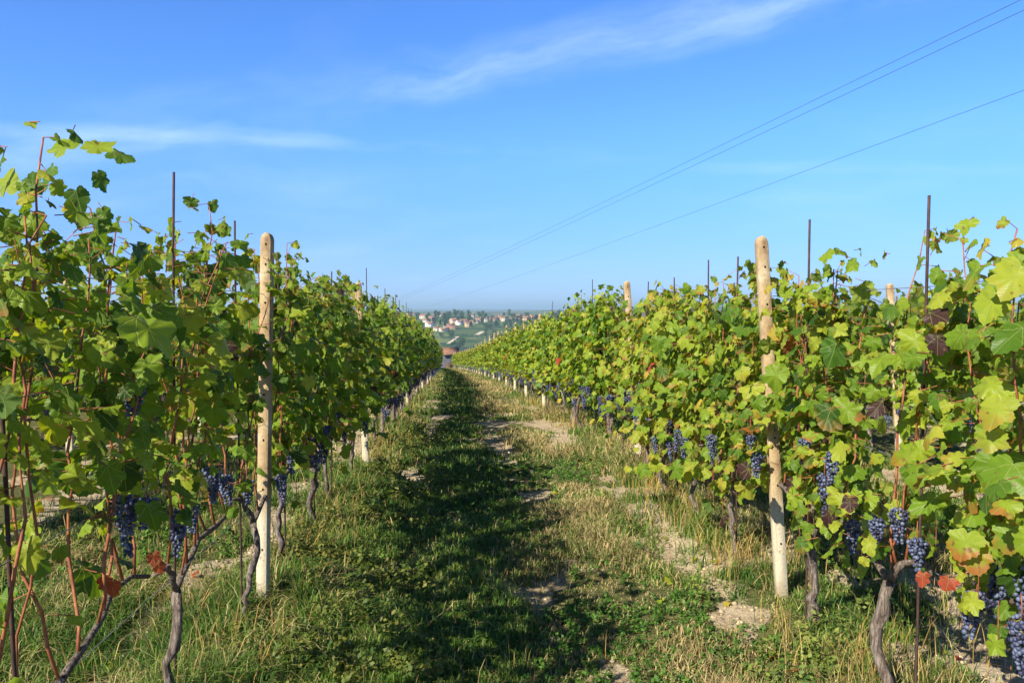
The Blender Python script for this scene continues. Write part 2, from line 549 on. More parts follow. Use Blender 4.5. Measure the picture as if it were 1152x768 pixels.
# ------------------------------------------------------------------ ground sheet
def axis(dense0, dense1, step, end, growth, neg=None):
    a = list(np.arange(dense0, dense1, step)); s = step
    while a[-1] < end:
        s *= growth; a.append(a[-1] + s)
    if neg is not None:
        s = step; b = [dense0]
        while b[-1] > neg:
            s *= growth; b.append(b[-1] - s)
        a = b[::-1][:-1] + a
    return np.array(a)
gx = axis(-3.2, 4.4, 0.05, 12000, 1.075, neg=-12000)
gy = axis(2.4, 9.0, 0.05, 15000, 1.016, neg=-90)
X, Y = np.meshgrid(gx, gy)
Z = gz(X.ravel(), Y.ravel())
B = np.where(Y.ravel() < 130, bare(X.ravel(), Y.ravel()), 0)
nx, ny = len(gx), len(gy)
i = (np.arange(ny - 1)[:, None] * nx + np.arange(nx - 1)[None, :]).ravel()
T = np.vstack([np.stack([i, i + 1, i + nx + 1], 1), np.stack([i, i + nx + 1, i + nx], 1)])
mb = MB()
mb.add(np.stack([X.ravel(), Y.ravel(), Z], 1), T, col=np.stack([B, B, B], 1))
tag(link('ground', mb.mesh('ground', M['ground'], smooth=True)), 'grassy clay ground of the vineyard falling away to the valley', kind='structure')

# ------------------------------------------------------------------ vine leaves
_half = [(0, 0), (.06, -.09), (.17, -.17), (.28, -.16), (.35, -.09), (.43, -.08), (.47, .01), (.55, .05), (.52, .14), (.56, .21),
         (.49, .27), (.45, .31), (.51, .38), (.52, .46), (.58, .53), (.51, .60), (.48, .69), (.39, .70), (.33, .69), (.29, .72),
         (.29, .80), (.21, .85), (.17, .93), (.08, .96), (.0, 1.03)]
_half_mid = [(0, 0), (.20, -.16), (.40, -.05), (.54, .15), (.38, .32), (.56, .55), (.38, .72), (.24, .68), (.16, .90), (0, 1.05)]
_half_far = [(0, 0), (.38, -.12), (.52, .2), (.50, .60), (.2, .85), (0, 1.03)]

def template(half, rings):
    pts = half + [(-x, y) for x, y in half[-2:0:-1]]
    pts = np.array(pts, float)
    n = len(pts)
    c = np.array([0, .32])
    V = [c]
    for r in rings:
        V += list(c + (pts - c) * r)
    V = np.array(V)
    T = [(0, 1 + j, 1 + (j + 1) % n) for j in range(n)]
    for k in range(len(rings) - 1):
        a, b = 1 + k * n, 1 + (k + 1) * n
        for j in range(n):
            q = (j + 1) % n
            T += [(a + j, b + j, b + q), (a + j, b + q, a + q)]
    # outline order is counter-clockwise or not: keep the upper side facing +z
    p = V[T[0][1]] - V[0]; q = V[T[0][2]] - V[0]
    if p[0] * q[1] - p[1] * q[0] < 0:
        T = [(a, c_, b) for a, b, c_ in T]
    return V, np.array(T)
LEAF = {0: template(_half, (0.55, 1.0)), 1: template(_half_mid, (1.0,)), 2: template(_half_far, (1.0,))}

def norm(v):
    return v / (np.linalg.norm(v, axis=-1, keepdims=True) + 1e-9)

def add_leaves(mb, lod, pos, tip, nrm, size, tint, rs, curl=1.0, mat=0):
    V, T = LEAF[lod]
    n = len(pos)
    nrm = norm(nrm)
    yv = norm(tip - (tip * nrm).sum(1, keepdims=True) * nrm)
    xv = np.cross(yv, nrm)
    x, y = V[:, 0][None], V[:, 1][None]
    fold = rs.uniform(-.12, .50, (n, 1)) * curl
    droop = rs.uniform(-.05, .55, (n, 1)) * curl
    tw = rs.uniform(-.35, .35, (n, 1)) * curl
    ph = rs.uniform(0, 6.28, (n, 1))
    rr = np.hypot(x, y - .32)
    a = np.arctan2(x, y - .32)
    hh = -fold * np.abs(x) * .9 - droop * (y - .15) ** 2 * .8 + tw * x * (y - .3) + rr * .13 * np.sin(3 * a + ph) * curl
    if lod == 0:
        hh = hh + rr * .05 * np.sin(9 * a + 2 * ph) * curl
    wx = x * (1 + rs.uniform(-.12, .18, (n, 1)))
    s = size[:, None]
    lob = 1 + .13 * np.sin(2 * a + ph * 3) * np.minimum(rr * 1.6, 1) + .07 * np.sin(5 * a + ph * 5) * np.minimum(rr * 1.6, 1)
    wx = wx * lob
    y = .32 + (y - .32) * lob + rs.uniform(-.12, .12, (n, 1)) * x
    P = pos[:, None, :] + (s * wx)[..., None] * xv[:, None, :] + (s * y)[..., None] * yv[:, None, :] + (s * hh)[..., None] * nrm[:, None, :]
    nv = len(V)
    TT = (T[None] + (np.arange(n) * nv)[:, None, None]).reshape(-1, 3)
    mb.add(P.reshape(-1, 3), TT, col=np.repeat(tint, nv, axis=0), uv=np.tile(V, (n, 1)), mat=mat)

def leaf_tints(rs, n, autumn=1.0, light=0.0):
    r = np.clip(rs.normal(.40 + light, .23, n), 0, .84)
    g = np.where(rs.rand(n) < .16 * autumn, rs.uniform(.3, 1, n), 0)
    b = np.zeros(n)
    q = rs.rand(n)
    b[q < .004 * autumn] = 1.0
    b[(q > .004 * autumn) & (q < .012 * autumn)] = .5
    k = (q > .94)
    r[k] = np.clip(r[k] + .22, 0, .97)
    return np.stack([r, g, b], 1)

SUNV = np.array(to_sun)

def make_vine(seed, lod, side, leaves=1.0, ztop=1.85, zleaf=0.55, spread=0.30, length=0.98, light=0.0, autumn=1.0, nshoots=8, low=0.0,
              lean=0.0, thick=1.0, head=0.58, heroes=(), canedir=1, open_at=None, thin=0.0, lsize=.064):
    """meshes of one vine, base at the origin, row along Y; side +1 when the path lies towards +X"""
    rs = RS(seed)
    wood, canes, fol = MB(), [], MB()
    # trunk: gnarled, then the old arm bends along the row
    n = 11 if lod < 2 else 5
    dy = rs.uniform(-.16, .16)
    base = wander(rs, (0, 0, -.06), (rs.uniform(-.05, .05) + lean, dy, head - .08), n, .017)
    base[:, 1] += np.sin(np.linspace(0, np.pi, n)) * rs.uniform(-.12, .12)
    rad = np.interp(np.linspace(0, 1, n), [0, .12, .5, 1], [.031, .022, .018, .022]) * thick * rs.uniform(.85, 1.2)
    sides = {0: 10, 1: 6, 2: 4}[lod]
    tube(wood, base, rad, sides, mat=0, knobs=.45, rs=rs)
    top = base[-1]
    arms = []
    for d, L in ((canedir, length * rs.uniform(.75, .98)), (-canedir, length * .22)):
        e = np.array([rs.uniform(-.03, .03), top[1] + d * L, head + rs.uniform(-.01, .07)])
        k = 9 if lod < 2 else 4
        arm = wander(rs, top, e, k, .012)
        arm[1:-1, 2] += np.sin(np.linspace(0, np.pi, k))[1:-1] * .07
        tube(wood, arm, np.linspace(.017, .009, k) * thick, max(4, sides - 3), mat=0, knobs=.3, rs=rs)
        arms.append(arm)
    # shoots
    nodes = []
    for s in range(nshoots):
        t = (s + rs.uniform(.1, .9)) / nshoots
        arm = arms[0] if rs.rand() < .84 else arms[1]
        f = t * (len(arm) - 1); i0 = int(min(f, len(arm) - 2)); p0 = arm[i0] + (arm[i0 + 1] - arm[i0]) * (f - i0)
        hgt = ztop * rs.uniform(.86, 1.03)
        k = 13 if lod == 0 else (8 if lod == 1 else 4)
        p1 = np.array([rs.normal(0, .075), p0[1] + rs.normal(0, .10), hgt])
        sh = wander(rs, p0, p1, k, .014 if lod == 0 else .02)
        bend = rs.rand() < .22
        if bend:   # a shoot that arches out of the row
            q = np.linspace(0, 1, k) ** 2.5
            sd_ = rs.choice([-1, 1])
            sh[:, 0] += sd_ * q * rs.uniform(.08, .2); sh[:, 2] -= q * rs.uniform(.05, .25)
        cm = MB() if lod == 0 else wood
        rad0 = rs.uniform(.0042, .0062) if lod < 2 else .007
        tube(cm, sh, np.linspace(rad0, .0022, k), 6 if lod == 0 else 4, mat=0 if lod == 0 else 1, knobs=.35 if lod == 0 else 0, rs=rs)
        if lod == 0:
            canes.append(cm)
        seg = np.linalg.norm(np.diff(sh, axis=0), axis=1); cum = np.concatenate([[0], np.cumsum(seg)])
        m_ = int(cum[-1] / (.062 if lod < 2 else .085))
        tt = np.linspace(0.02, 1, m_) * cum[-1]
        P = np.stack([np.interp(tt, cum, sh[:, a]) for a in range(3)], 1)
        P = P[P[:, 2] > zleaf - .05]
        nodes.append(P)
    N = np.vstack(nodes)
    keep = rs.rand(len(N)) < min(1, leaves)
    N1 = N[keep]
    pos, origin = [], []
    ang_dir = lambda k: np.stack([rs.choice([-1, 1], k) * np.abs(rs.normal(.75, .35, k)), rs.normal(0, .6, k), rs.normal(.15, .35, k)], 1)
    d = norm(ang_dir(len(N1)))
    L = rs.uniform(.04, .09, len(N1))[:, None]
    origin.append(N1); pos.append(N1 + d * L)
    # laterals fill the wall of leaves
    extra = int(len(N) * 2.6 * leaves)
    N2 = N[rs.randint(0, len(N), extra)]
    d2 = norm(ang_dir(extra))
    out = np.abs(rs.normal(spread * .55, spread * .34, extra))[:, None] * np.clip(1.25 - (N2[:, 2:] / ztop) ** 4 * 1.05, .2, 1)
    P2 = N2 + d2 * out + rs.normal(0, .05, (extra, 3))
    origin.append(P2 - d2 * np.minimum(out * .6, .055) - np.array([0, 0, -.012])); pos.append(P2)
    if low:
        k = int(26 * low)
        lp = np.stack([rs.normal(0, .16, k), rs.uniform(-.2, length, k) * canedir, rs.uniform(.32, zleaf + .1, k)], 1)
        origin.append(lp + np.array([0, 0, .1])); pos.append(lp)
    pos = np.vstack(pos); origin = np.vstack(origin)
    ok = (pos[:, 2] < ztop * 1.04) & (pos[:, 2] > zleaf - .16 - .1 * low) | (rs.rand(len(pos)) < .2 * (low > 0))
    if thin:                     # few leaves are left around the fruit
        ok &= rs.rand(len(pos)) < 1 - thin * (1 - smooth01((pos[:, 2] - .80) / .65))
    for oa in (open_at or ()):      # leaves have been pulled away from the face of the post
        (ax, ay), (bx, by), wid_, zlow, pr = oa
        ux, uy = bx - ax, by - ay; ll = math.hypot(ux, uy); ux /= ll; uy /= ll
        dd = np.abs((pos[:, 0] - ax) * uy - (pos[:, 1] - ay) * ux)
        al = (pos[:, 0] - ax) * ux + (pos[:, 1] - ay) * uy
        ok &= ~((dd < wid_) & (al < ll) & ((pos[:, 2] < zlow) | (rs.rand(len(pos)) < pr)))

    pos, origin = pos[ok], origin[ok]
    pos[:, 2] = np.maximum(pos[:, 2], .22)
    n = len(pos)
    outx = np.sign(pos[:, 0] + rs.normal(0, .06, n))
    nrm = np.stack([outx * rs.uniform(.2, 1.2, n), rs.normal(0, .75, n), rs.uniform(-.2, .9, n)], 1) + SUNV[None] * rs.uniform(0, .7, (n, 1))
    tip = np.stack([outx * rs.uniform(0, .6, n), rs.normal(0, .45, n), -rs.uniform(.3, 1.2, n)], 1)
    size = np.clip((lsize if lod == 0 else .064) * np.exp(rs.normal(0, .32, n)), .030, .115) * (1.0 if lod == 0 else (1.02 if lod == 1 else 1.12))
    highf = np.clip((pos[:, 2] - ztop * .82) / .3, 0, 1)
    size *= 1 - .35 * highf
    tint = leaf_tints(rs, n, autumn, light)
    tint[:, 0] = np.clip(tint[:, 0] + highf * .12, 0, 1)
    lowf = np.clip((.75 - pos[:, 2]) / .3, 0, 1)
    tint[:, 0] = np.clip(tint[:, 0] + lowf * rs.uniform(0, .12, n), 0, 1)
    add_leaves(fol, min(lod, 2), pos, tip, nrm, size, tint, rs, curl=1.35)
    if lod == 0:
        # petioles
        V = []; TT = []; cs = []
        side_v = norm(np.cross(pos - origin, np.array([0.3, .2, 1.0]))) * .0014
        up_v = norm(np.cross(pos - origin, side_v)) * .0014
        for a_, b_ in ((side_v, up_v),):
            q = np.stack([origin + a_, origin - a_ * .5 + b_, origin - a_ * .5 - b_, pos + a_, pos - a_ * .5 + b_, pos - a_ * .5 - b_], 1)
        base_i = (np.arange(n) * 6)[:, None, None]
        tq = np.array([(0, 1, 4), (0, 4, 3), (1, 2, 5), (1, 5, 4), (2, 0, 3), (2, 3, 5)])[None]
        fol.add(q.reshape(-1, 3), (tq + base_i).reshape(-1, 3), mat=1)
    if heroes:
        hp = np.array([h_[0] for h_ in heroes], float); ht = np.array([h_[1] for h_ in heroes], float)
        hn = np.array([h_[2] for h_ in heroes], float); hsz = np.array([h_[3] for h_ in heroes], float) * .70
        hc = np.array([h_[4] for h_ in heroes], float)
        add_leaves(fol, 0, hp, ht, hn, hsz, hc, rs, curl=.7)
    return wood, canes, fol

def ico():
    t = (1 + 5 ** .5) / 2
    v = norm(np.array([(-1, t, 0), (1, t, 0), (-1, -t, 0), (1, -t, 0), (0, -1, t), (0, 1, t), (0, -1, -t), (0, 1, -t), (t, 0, -1), (t, 0, 1), (-t, 0, -1), (-t, 0, 1)], float))
    f = np.array([(0, 11, 5), (0, 5, 1), (0, 1, 7), (0, 7, 10), (0, 10, 11), (1, 5, 9), (5, 11, 4), (11, 10, 2), (10, 7, 6), (7, 1, 8),
                  (3, 9, 4), (3, 4, 2), (3, 2, 6), (3, 6, 8), (3, 8, 9), (4, 9, 5), (2, 4, 11), (6, 2, 10), (8, 6, 7), (9, 8, 1)])
    return v, f
def ico2():
    v, f = ico(); v = list(map(tuple, v)); cache = {}; out = []
    def mid(a, b):
        k = (min(a, b), max(a, b))
        if k not in cache:
            p = norm(np.array(v[a]) + np.array(v[b])); v.append(tuple(p)); cache[k] = len(v) - 1
        return cache[k]
    for a, b, c in f:
        ab, bc_, ca = mid(a, b), mid(b, c), mid(c, a)
        out += [(a, ab, ca), (b, bc_, ab), (c, ca, bc_), (ab, bc_, ca)]
    return np.array(v), np.array(out)
ICO = {0: ico2(), 1: ico()}

def bunch_mesh(seed, lod, length=.15, width=.042):
    rs = RS(seed); mb = MB()
    v, f = ICO[0 if lod == 0 else 1]
    nb = {0: 85, 1: 46, 2: 24}[lod]
    r0 = {0: .0078, 1: .0105, 2: .0145}[lod]
    pts = []
    for k in range(nb * 30):
        t = rs.rand() ** 1.15
        wd = width * (1 - .72 * t) * (1.0 if t > .08 else .6)
        a = rs.rand() * 6.283; rr = wd * rs.uniform(.55, 1.0)
        p = np.array([math.cos(a) * rr, math.sin(a) * rr, -t * length - .02])
        if all(np.sum((p - q) ** 2) > (r0 * 1.55) ** 2 for q in pts):
            pts.append(p)
        if len(pts) >= nb:
            break
    for p in pts:
        r = r0 * rs.uniform(.68, 1.12)
        mb.add(v * r + p, f, col=(rs.rand(), 0, 0))
    # stalk
    tube(mb, [(0, 0, .05), (.003, 0, 0), (0, 0, -.05)], [.0022, .002, .0015], 4, mat=1)
    return mb.mesh('grape_bunch', [M['grape'], M['cane']], smooth=True)

BUNCH = {l: [bunch_mesh(100 + k + 10 * l, l, length=.12 + .03 * (k % 3), width=.036 + .008 * (k % 2)) for k in range(5 if l < 2 else 3)] for l in (0, 1, 2)}

POSTDX = {'L': .07, 'R': -.04}
VINE_GROUP = {'L': 'grapevines of the shaded row', 'R': 'grapevines of the sunlit row'}
def build_vine_object(loc, meshes, rz=0.0, bunches=(), lod=0, rnd=None):
    t = empty('grapevine', loc, rz)
    w_, cs, fo = meshes
    link('trunk', w_, t)
    for c in cs:
        link('cane', c, t)
    link('foliage', fo, t)
    for (bx, by, bz, s) in bunches:
        b = link('grape_bunch', rnd.choice(BUNCH[lod]), t, (bx, by, bz))
        b.rotation_euler = (rnd.uniform(-.15, .15), rnd.uniform(-.15, .15), rnd.uniform(0, 6.28))
        s *= .88
        b.scale = (s, s, s * rnd.uniform(.85, 1.2))
    return t

def to_meshes(v, lod):
    wood, canes, fol = v
    lm = M['leaf'] if lod == 0 else M['leaf_far']
    return (wood.mesh('trunk', [M['bark'], M['cane']], smooth=True), [c.mesh('cane', M['cane'], smooth=True) for c in canes],
            fol.mesh('foliage', [lm, M['cane']], smooth=(lod < 2)))

ORD = ['first', 'second', 'third', 'fourth', 'fifth', 'sixth', 'seventh', 'eighth', 'ninth', 'tenth', 'eleventh', 'twelfth', 'thirteenth',
       'fourteenth', 'fifteenth', 'sixteenth', 'seventeenth', 'eighteenth', 'nineteenth', 'twentieth', 'twenty-first', 'twenty-second',
       'twenty-third', 'twenty-fourth', 'twenty-fifth', 'twenty-sixth', 'twenty-seventh', 'twenty-eighth', 'twenty-ninth', 'thirtieth']
POST0, BAY = 4.27, 3.93
ROW_END = 110.0
OFFS = (.52, 1.45, 2.38, 3.30)
rnd = random.Random(7)

def row_x(base, y):
    return base + float(cx(y))

def bunch_spots(rnd, n, side, zc=.70):
    out = []
    for k in range(n):
        # mostly on the side of the path, just under the leaves
        sx = side if rnd.random() < .7 else -side
        out.append((sx * rnd.uniform(.06, .22), rnd.uniform(-.1, .85), zc + rnd.uniform(-.10, .16), rnd.uniform(.85, 1.2)))
    return out

# ---- the vines close to the camera: each one grown by itself
def local(px, py, x_row, y0, dx):
    """a point on the plane x = x_row + dx through a photograph pixel, relative to a vine at (x_row, y0)"""
    d = pix_dir(px, py)
    t = (x_row + dx) / d.x
    p = d * t + Vector((0, 0, EYE))
    return (dx, p.y - y0, p.z - g1(x_row, y0))

near_L = [  # y, kwargs
    (0.95, dict(lsize=.052, thin=0.75, leaves=1.0, ztop=1.80, zleaf=.85, thick=.8, autumn=.4, light=.12)),
    (1.95, dict(lsize=.054, thin=0.85, leaves=1.15, ztop=1.93, zleaf=.80, nshoots=8, spread=.24, thick=.8, autumn=.4, light=.12)),
    (3.10, dict(lsize=.056, thin=0.8, leaves=1.1, ztop=1.98, zleaf=.80, nshoots=9, spread=.24, thick=.8, autumn=.6, light=.12)),
    (3.95, dict(lsize=.058, thin=0.55, leaves=1.1, ztop=1.88, zleaf=.72, spread=.24, thick=.8, autumn=.6, light=.12)),
    (4.85, dict(lsize=.060, leaves=1.15, ztop=1.86, zleaf=.74, thick=.9, autumn=.6, light=.12)),
    (5.75, dict(leaves=1.05, zleaf=.74, ztop=1.86, autumn=.6, light=.12)),
    (6.6, dict(leaves=1.1, zleaf=.74, ztop=1.86, autumn=.6, light=.12)),
    (7.5, dict(leaves=1.1, zleaf=.74, ztop=1.84, autumn=.6, light=.12)),
]
near_R = [
    (0.75, dict(lsize=.056, leaves=1.1, ztop=1.85, zleaf=.66, light=.16)),
    (1.80, dict(lsize=.056, thin=.25, leaves=1.5, ztop=1.76, zleaf=.66, light=.18, autumn=1.4)),
    (2.88, dict(lsize=.058, thin=.25, leaves=1.5, ztop=1.82, zleaf=.66, light=.18, autumn=1.3)),
    (3.78, dict(lsize=.060, leaves=1.45, ztop=1.80, zleaf=.66, light=.20, thick=1.1)),
    (4.85, dict(leaves=1.3, ztop=1.78, light=.20)),
    (5.75, dict(leaves=1.3, ztop=1.78, light=.20, thick=1.05)),
    (6.6, dict(leaves=1.3, ztop=1.78, light=.20)),
    (7.5, dict(leaves=1.3, ztop=1.78, light=.20)),
]
heroL = []
y0 = 1.95
for (px, py, sz, r_, tipv, nv) in ((100, 168, .11, .78, (.5, .2, .5), (.1, -.6, .8)), (128, 170, .10, .30, (.8, 0, -.6), (.3, -.5, .7)),
                               (75, 168, .09, .72, (-.5, 0, .6), (-.1, -.8, .6)), (60, 190, .09, .4, (-.3, 0, -.9), (-.5, -.6, .3)),
                               (45, 205, .09, .35, (-.6, 0, -.5), (.1, -.8, .3)), (110, 195, .08, .25, (.3, .2, -1), (.6, -.4, .3)),
                               (8, 215, .10, .8, (-.2, .1, .6), (-.4, -.8, .3)), (85, 215, .09, .3, (.2, 0, -1), (.5, -.6, .2))):
    heroL.append((local(px, py, row_x(ROW_L, y0), y0, .02), tipv, nv, sz, (r_, 0, 0)))
heroR = []
y0 = 1.80
for (px, py, sz, tint_, tipv, nv) in ((1150, 300, .15, (.85, .2, 0), (-.5, 0, -.8), (-.7, -.6, .5)), (1120, 330, .13, (.78, 0, 0), (-.2, 0, -1), (-.8, -.4, .5)),
                                (1150, 370, .13, (.30, 0, 0), (-.7, 0, -.5), (-.5, -.6, .8)), (1125, 450, .12, (.82, .5, 0), (-.2, 0, -1), (-.8, -.5, .4)),
                                (1140, 520, .15, (.5, 0, 0), (-.4, 0, -.8), (-.8, -.5, .5)), (1088, 600, .12, (.75, 1.0, 0), (-.2, 0, -1), (-.8, -.6, .4)),
                                (1115, 485, .10, (.8, .3, 0), (.2, 0, -1), (-.9, -.3, .3)), (1135, 590, .12, (.55, .6, 0), (.2, 0, -1), (-.7, -.6, .4))):
    heroR.append((local(px, py, row_x(ROW_R, y0), y0, -.22), tipv, nv, sz, tint_))
heroR2 = []
y0 = 2.88
for (px, py, sz, tint_, tipv, nv) in ((1055, 378, .095, (.2, 0, .5), (0, 0, -1), (-.7, -.8, .1)), (1046, 352, .09, (.2, 0, .5), (.5, 0, -.6), (-.5, -.6, .8)),
                                (1038, 645, .06, (.5, 0, 1), (0, 0, -1), (-.6, -.8, .2)), (1068, 650, .065, (.5, 0, 1), (0, .2, -1), (-.7, -.6, .3)),
                                (1090, 610, .13, (.70, 1, 0), (.3, 0, -.8), (-.6, -.8, .4)), (1030, 530, .10, (.55, 0, 0), (0, 0, -1), (-.9, -.4, .3))):
    heroR2.append((local(px, py, row_x(ROW_R, y0), y0, -.20), tipv, nv, sz, tint_))
near_L[1][1]['heroes'] = heroL
near_L[2][1]['heroes'] = [(local(px, py, row_x(ROW_L, 3.1), 3.1, .04), (.1, 0, -1), (.6, -.8, .2), .06, (.5, 0, 1)) for px, py in ((172, 622), (178, 632), (118, 650), (126, 655))]
near_R[1][1]['heroes'] = heroR
near_R[2][1]['heroes'] = heroR2

# grape bunches seen near the camera: photograph pixel, sideways offset from the row
seenL = [(238, 540, .12), (252, 548, .02), (140, 578, .08), (166, 580, .14), (213, 580, .02), (152, 452, .10), (278, 552, .05), (316, 545, .12),
         (330, 515, .1), (352, 500, .12), (205, 590, .1), (345, 512, -.02)]
seenR = [(938, 522, -.20), (906, 505, -.1), (852, 520, -.15), (800, 512, -.12), (734, 498, -.18), (960, 598, -.05), (988, 598, -.12), (1010, 586, -.05),
         (1032, 622, -.08), (1100, 684, -.16), (1150, 655, -.12), (1148, 715, -.2), (772, 500, -.15), (845, 500, -.05), (1128, 655, -.05),
         (928, 545, -.1), (800, 498, -.2)]
def spots_for(seen, xr, y0, lo, hi):
    out = []
    for px, py, dx in seen:
        d = pix_dir(px, py)
        t = (xr + dx) / d.x
        p = d * t + Vector((0, 0, EYE))
        if lo <= p.y < hi:
            out.append((dx, p.y - y0, p.z - g1(xr, y0) + .07, 1.05))
    return out

LOOK = {'L': ['sparse tall grapevine with bare red canes', 'open grapevine with a curved dark trunk', 'dark green grapevine', 'leafy grapevine'],
        'R': ['large-leaved grapevine turning yellow', 'leafy grapevine with a purple dried leaf', 'bright green thick-trunked grapevine', 'yellow-green grapevine']}
ROWNAME = {'L': 'shaded row', 'R': 'sunlit row'}
for key, base, lst, side, seen in (('L', ROW_L, near_L, 1, seenL), ('R', ROW_R, near_R, -1, seenR)):
    ys = [a for a, _ in lst]
    for k, (y, kw) in enumerate(lst):
        x = row_x(base, y)
        lab = [f'{LOOK[key][min(k, 3)]}, second to enter view in the {ROWNAME[key]}'] if False else None
        pxs_ = row_x(base, POST0) + POSTDX[key]
        if 2.5 < y < POST0 + .7:
            kw['open_at'] = [((-x, -y), (pxs_ - x, POST0 - y), .10, 1.0 if key == 'L' else .95, .62 if key == 'L' else .25)]
        if key == 'R' and 1 < y < 4:
            kw['open_at'] = kw.get('open_at', []) + [((-x, -y), (4.43 - x, 8.05 - y), .05, .4, .85)]
        ms = to_meshes(make_vine(1000 + k * 7 + (500 if key == 'R' else 0), 0, side, low=(.8 if key == 'R' else .3), **kw), 0)
        lo = y - .15; hi = ys[k + 1] - .15 if k + 1 < len(ys) else 8.3
        sp_ = spots_for(seen, x, y, lo, hi)
        if len(sp_) < 3 and y > 2:
            sp_ += bunch_spots(rnd, 5 - len(sp_), side)
        t = build_vine_object((x, y, g1(x, y)), ms, 0, sp_, 0, rnd)
        nb = sum(1 for yy in ys if yy < POST0)
        if y < POST0:
            cnt = nb - 1 - k
            where = ['the last before', 'the second before', 'the third before', 'the fourth before'][cnt]
            lab = f'{LOOK[key][min(k, 3)]}, {where} the first post, {ROWNAME[key]}'
        else:
            lab = f'{LOOK[key][3]}, {ORD[k - nb]} past the first post of the {ROWNAME[key]}'
        tag(t, lab, 'grapevine', VINE_GROUP[key])

# ---- further vines: a few grown once, then copied with their parts
VAR = {}
for lod, cnt in ((1, 7), (2, 6)):
    for key, side, light in (('L', 1, .13), ('R', -1, .22)):
        VAR[lod, key] = [to_meshes(make_vine(3000 + 50 * lod + k + (500 if key == 'R' else 0), lod, side, leaves=1.15 if lod == 1 else 1.2, ztop=1.82 + .05 * (k % 3 - 1),
                                             light=light, low=.5 if key == 'R' else 0, zleaf=.54 if key == 'R' else .74, spread=.27), lod) for k in range(cnt)]

def copy_vine(proto, loc, rz, scale):
    o = proto.copy(); C.objects.link(o)
    o.location = loc; o.rotation_euler = (0, 0, rz); o.scale = scale
    for ch in proto.children:
        c = ch.copy(); C.objects.link(c); c.parent = o
    return o

protos = {}
def place_vine(key, lod, side, x, y, flip_side):
    k = rnd.randrange(len(VAR[lod, key]))
    mirror = rnd.random() < .5
    loc = (x, y, g1(x, y) - .01)
    sc_ = (rnd.uniform(.95, 1.12), rnd.uniform(.97, 1.06), rnd.uniform(.95, 1.06))
    rz = math.pi if mirror else 0.0
    # a vine turned about reaches back over its neighbour's ground: shift it so the row stays even
    if mirror:
        loc = (x, y + .93, g1(x, y) - .01)
    pk = (key, lod, k, mirror)
    if pk not in protos:
        n = {1: 6, 2: 5}[lod]
        sp_ = bunch_spots(rnd, n, -side if mirror else side, .60 if lod == 1 else .56)
        t = build_vine_object(loc, VAR[lod, key][k], rz, sp_, lod, rnd)
        t.scale = sc_
        protos[pk] = t
    else:
        t = copy_vine(protos[pk], loc, rz, sc_)
    return t

NBAY = int((ROW_END - POST0) / BAY)
for key, base, side in (('L', ROW_L, 1), ('R', ROW_R, -1)):
    for b in range(1, NBAY):
        for j, o_ in enumerate(OFFS):
            y = POST0 + b * BAY + o_ + rnd.uniform(-.06, .06)
            x = row_x(base, y) + rnd.uniform(-.03, .03)
            t = place_vine(key, 1 if y < 27 else 2, side, x, y, False)
            if b < 8:
                lab = f"{'dark green' if key == 'L' else 'yellow-green'} grapevine, {ORD[j]} past the {ORD[b]} post of the {ROWNAME[key]} by the path"
            else:
                lab = f'small distant grapevine towards the far end of the {ROWNAME[key]}'
            tag(t, lab, 'grapevine', VINE_GROUP[key] if b < 8 else 'distant grapevines of the ' + ROWNAME[key])
for key, base, side, yy, nb, ordn in (('L', ROW_L - SP, 1, 4.3, 6, 'second'), ('R', ROW_R + SP, -1, 4.3, 6, 'second'),
                                ('L', ROW_L - 2 * SP, 1, 8.2, 3, 'third')):
    for b in range(nb):
        for j, o_ in enumerate(OFFS):
            y = yy + b * BAY + o_
            x = row_x(base, y)
            t = place_vine(key, 1 if y < 16 else 2, side, x, y, False)
            tag(t, f'grapevine glimpsed behind the {ROWNAME[key]}, in the {ordn} row from the path', 'grapevine',
                f'grapevines of the {ordn} row behind the {ROWNAME[key]}')
print('vines', sum(1 for o in C.objects if o.name.startswith('grapevine')))

# rows deeper in the vineyard, mostly hidden: one mass
mb = MB(); rs = RS(77)
for rowb in [ROW_L - SP * k for k in (2, 3, 4)] + [ROW_R + SP * k for k in (2, 3)] + [ROW_L - SP, ROW_R + SP]:
    inner = rowb in (ROW_L - SP, ROW_R + SP)
    y_0 = 28.2 if inner else (20.5 if rowb == ROW_L - 2 * SP else 6.0)
    n = int((ROW_END - y_0) * 85)
    y = rs.uniform(y_0, ROW_END, n)
    z = rs.beta(1.6, 1.3, n) * 1.45 + .45
    xo = rs.normal(0, .16, n)
    x = rowb + cx(y) + xo
    P = np.stack([x, y, gz(x, y) + z], 1)
    ox = np.sign(xo)
    nrm = np.stack([ox * rs.uniform(.4, 1.2, n), rs.normal(0, .5, n), rs.uniform(0, .9, n)], 1)
    tip = np.stack([ox * .3, rs.normal(0, .4, n), -np.ones(n)], 1)
    add_leaves(mb, 2, P, tip, nrm, rs.uniform(.13, .22, n), leaf_tints(rs, n, 1, .06), rs)
tag(link('distant_vine_foliage', mb.mesh('distant_vine_foliage', M['leaf_far'])), 'mass of vine leaves in the rows deeper in the vineyard', 'vine foliage', kind='stuff')

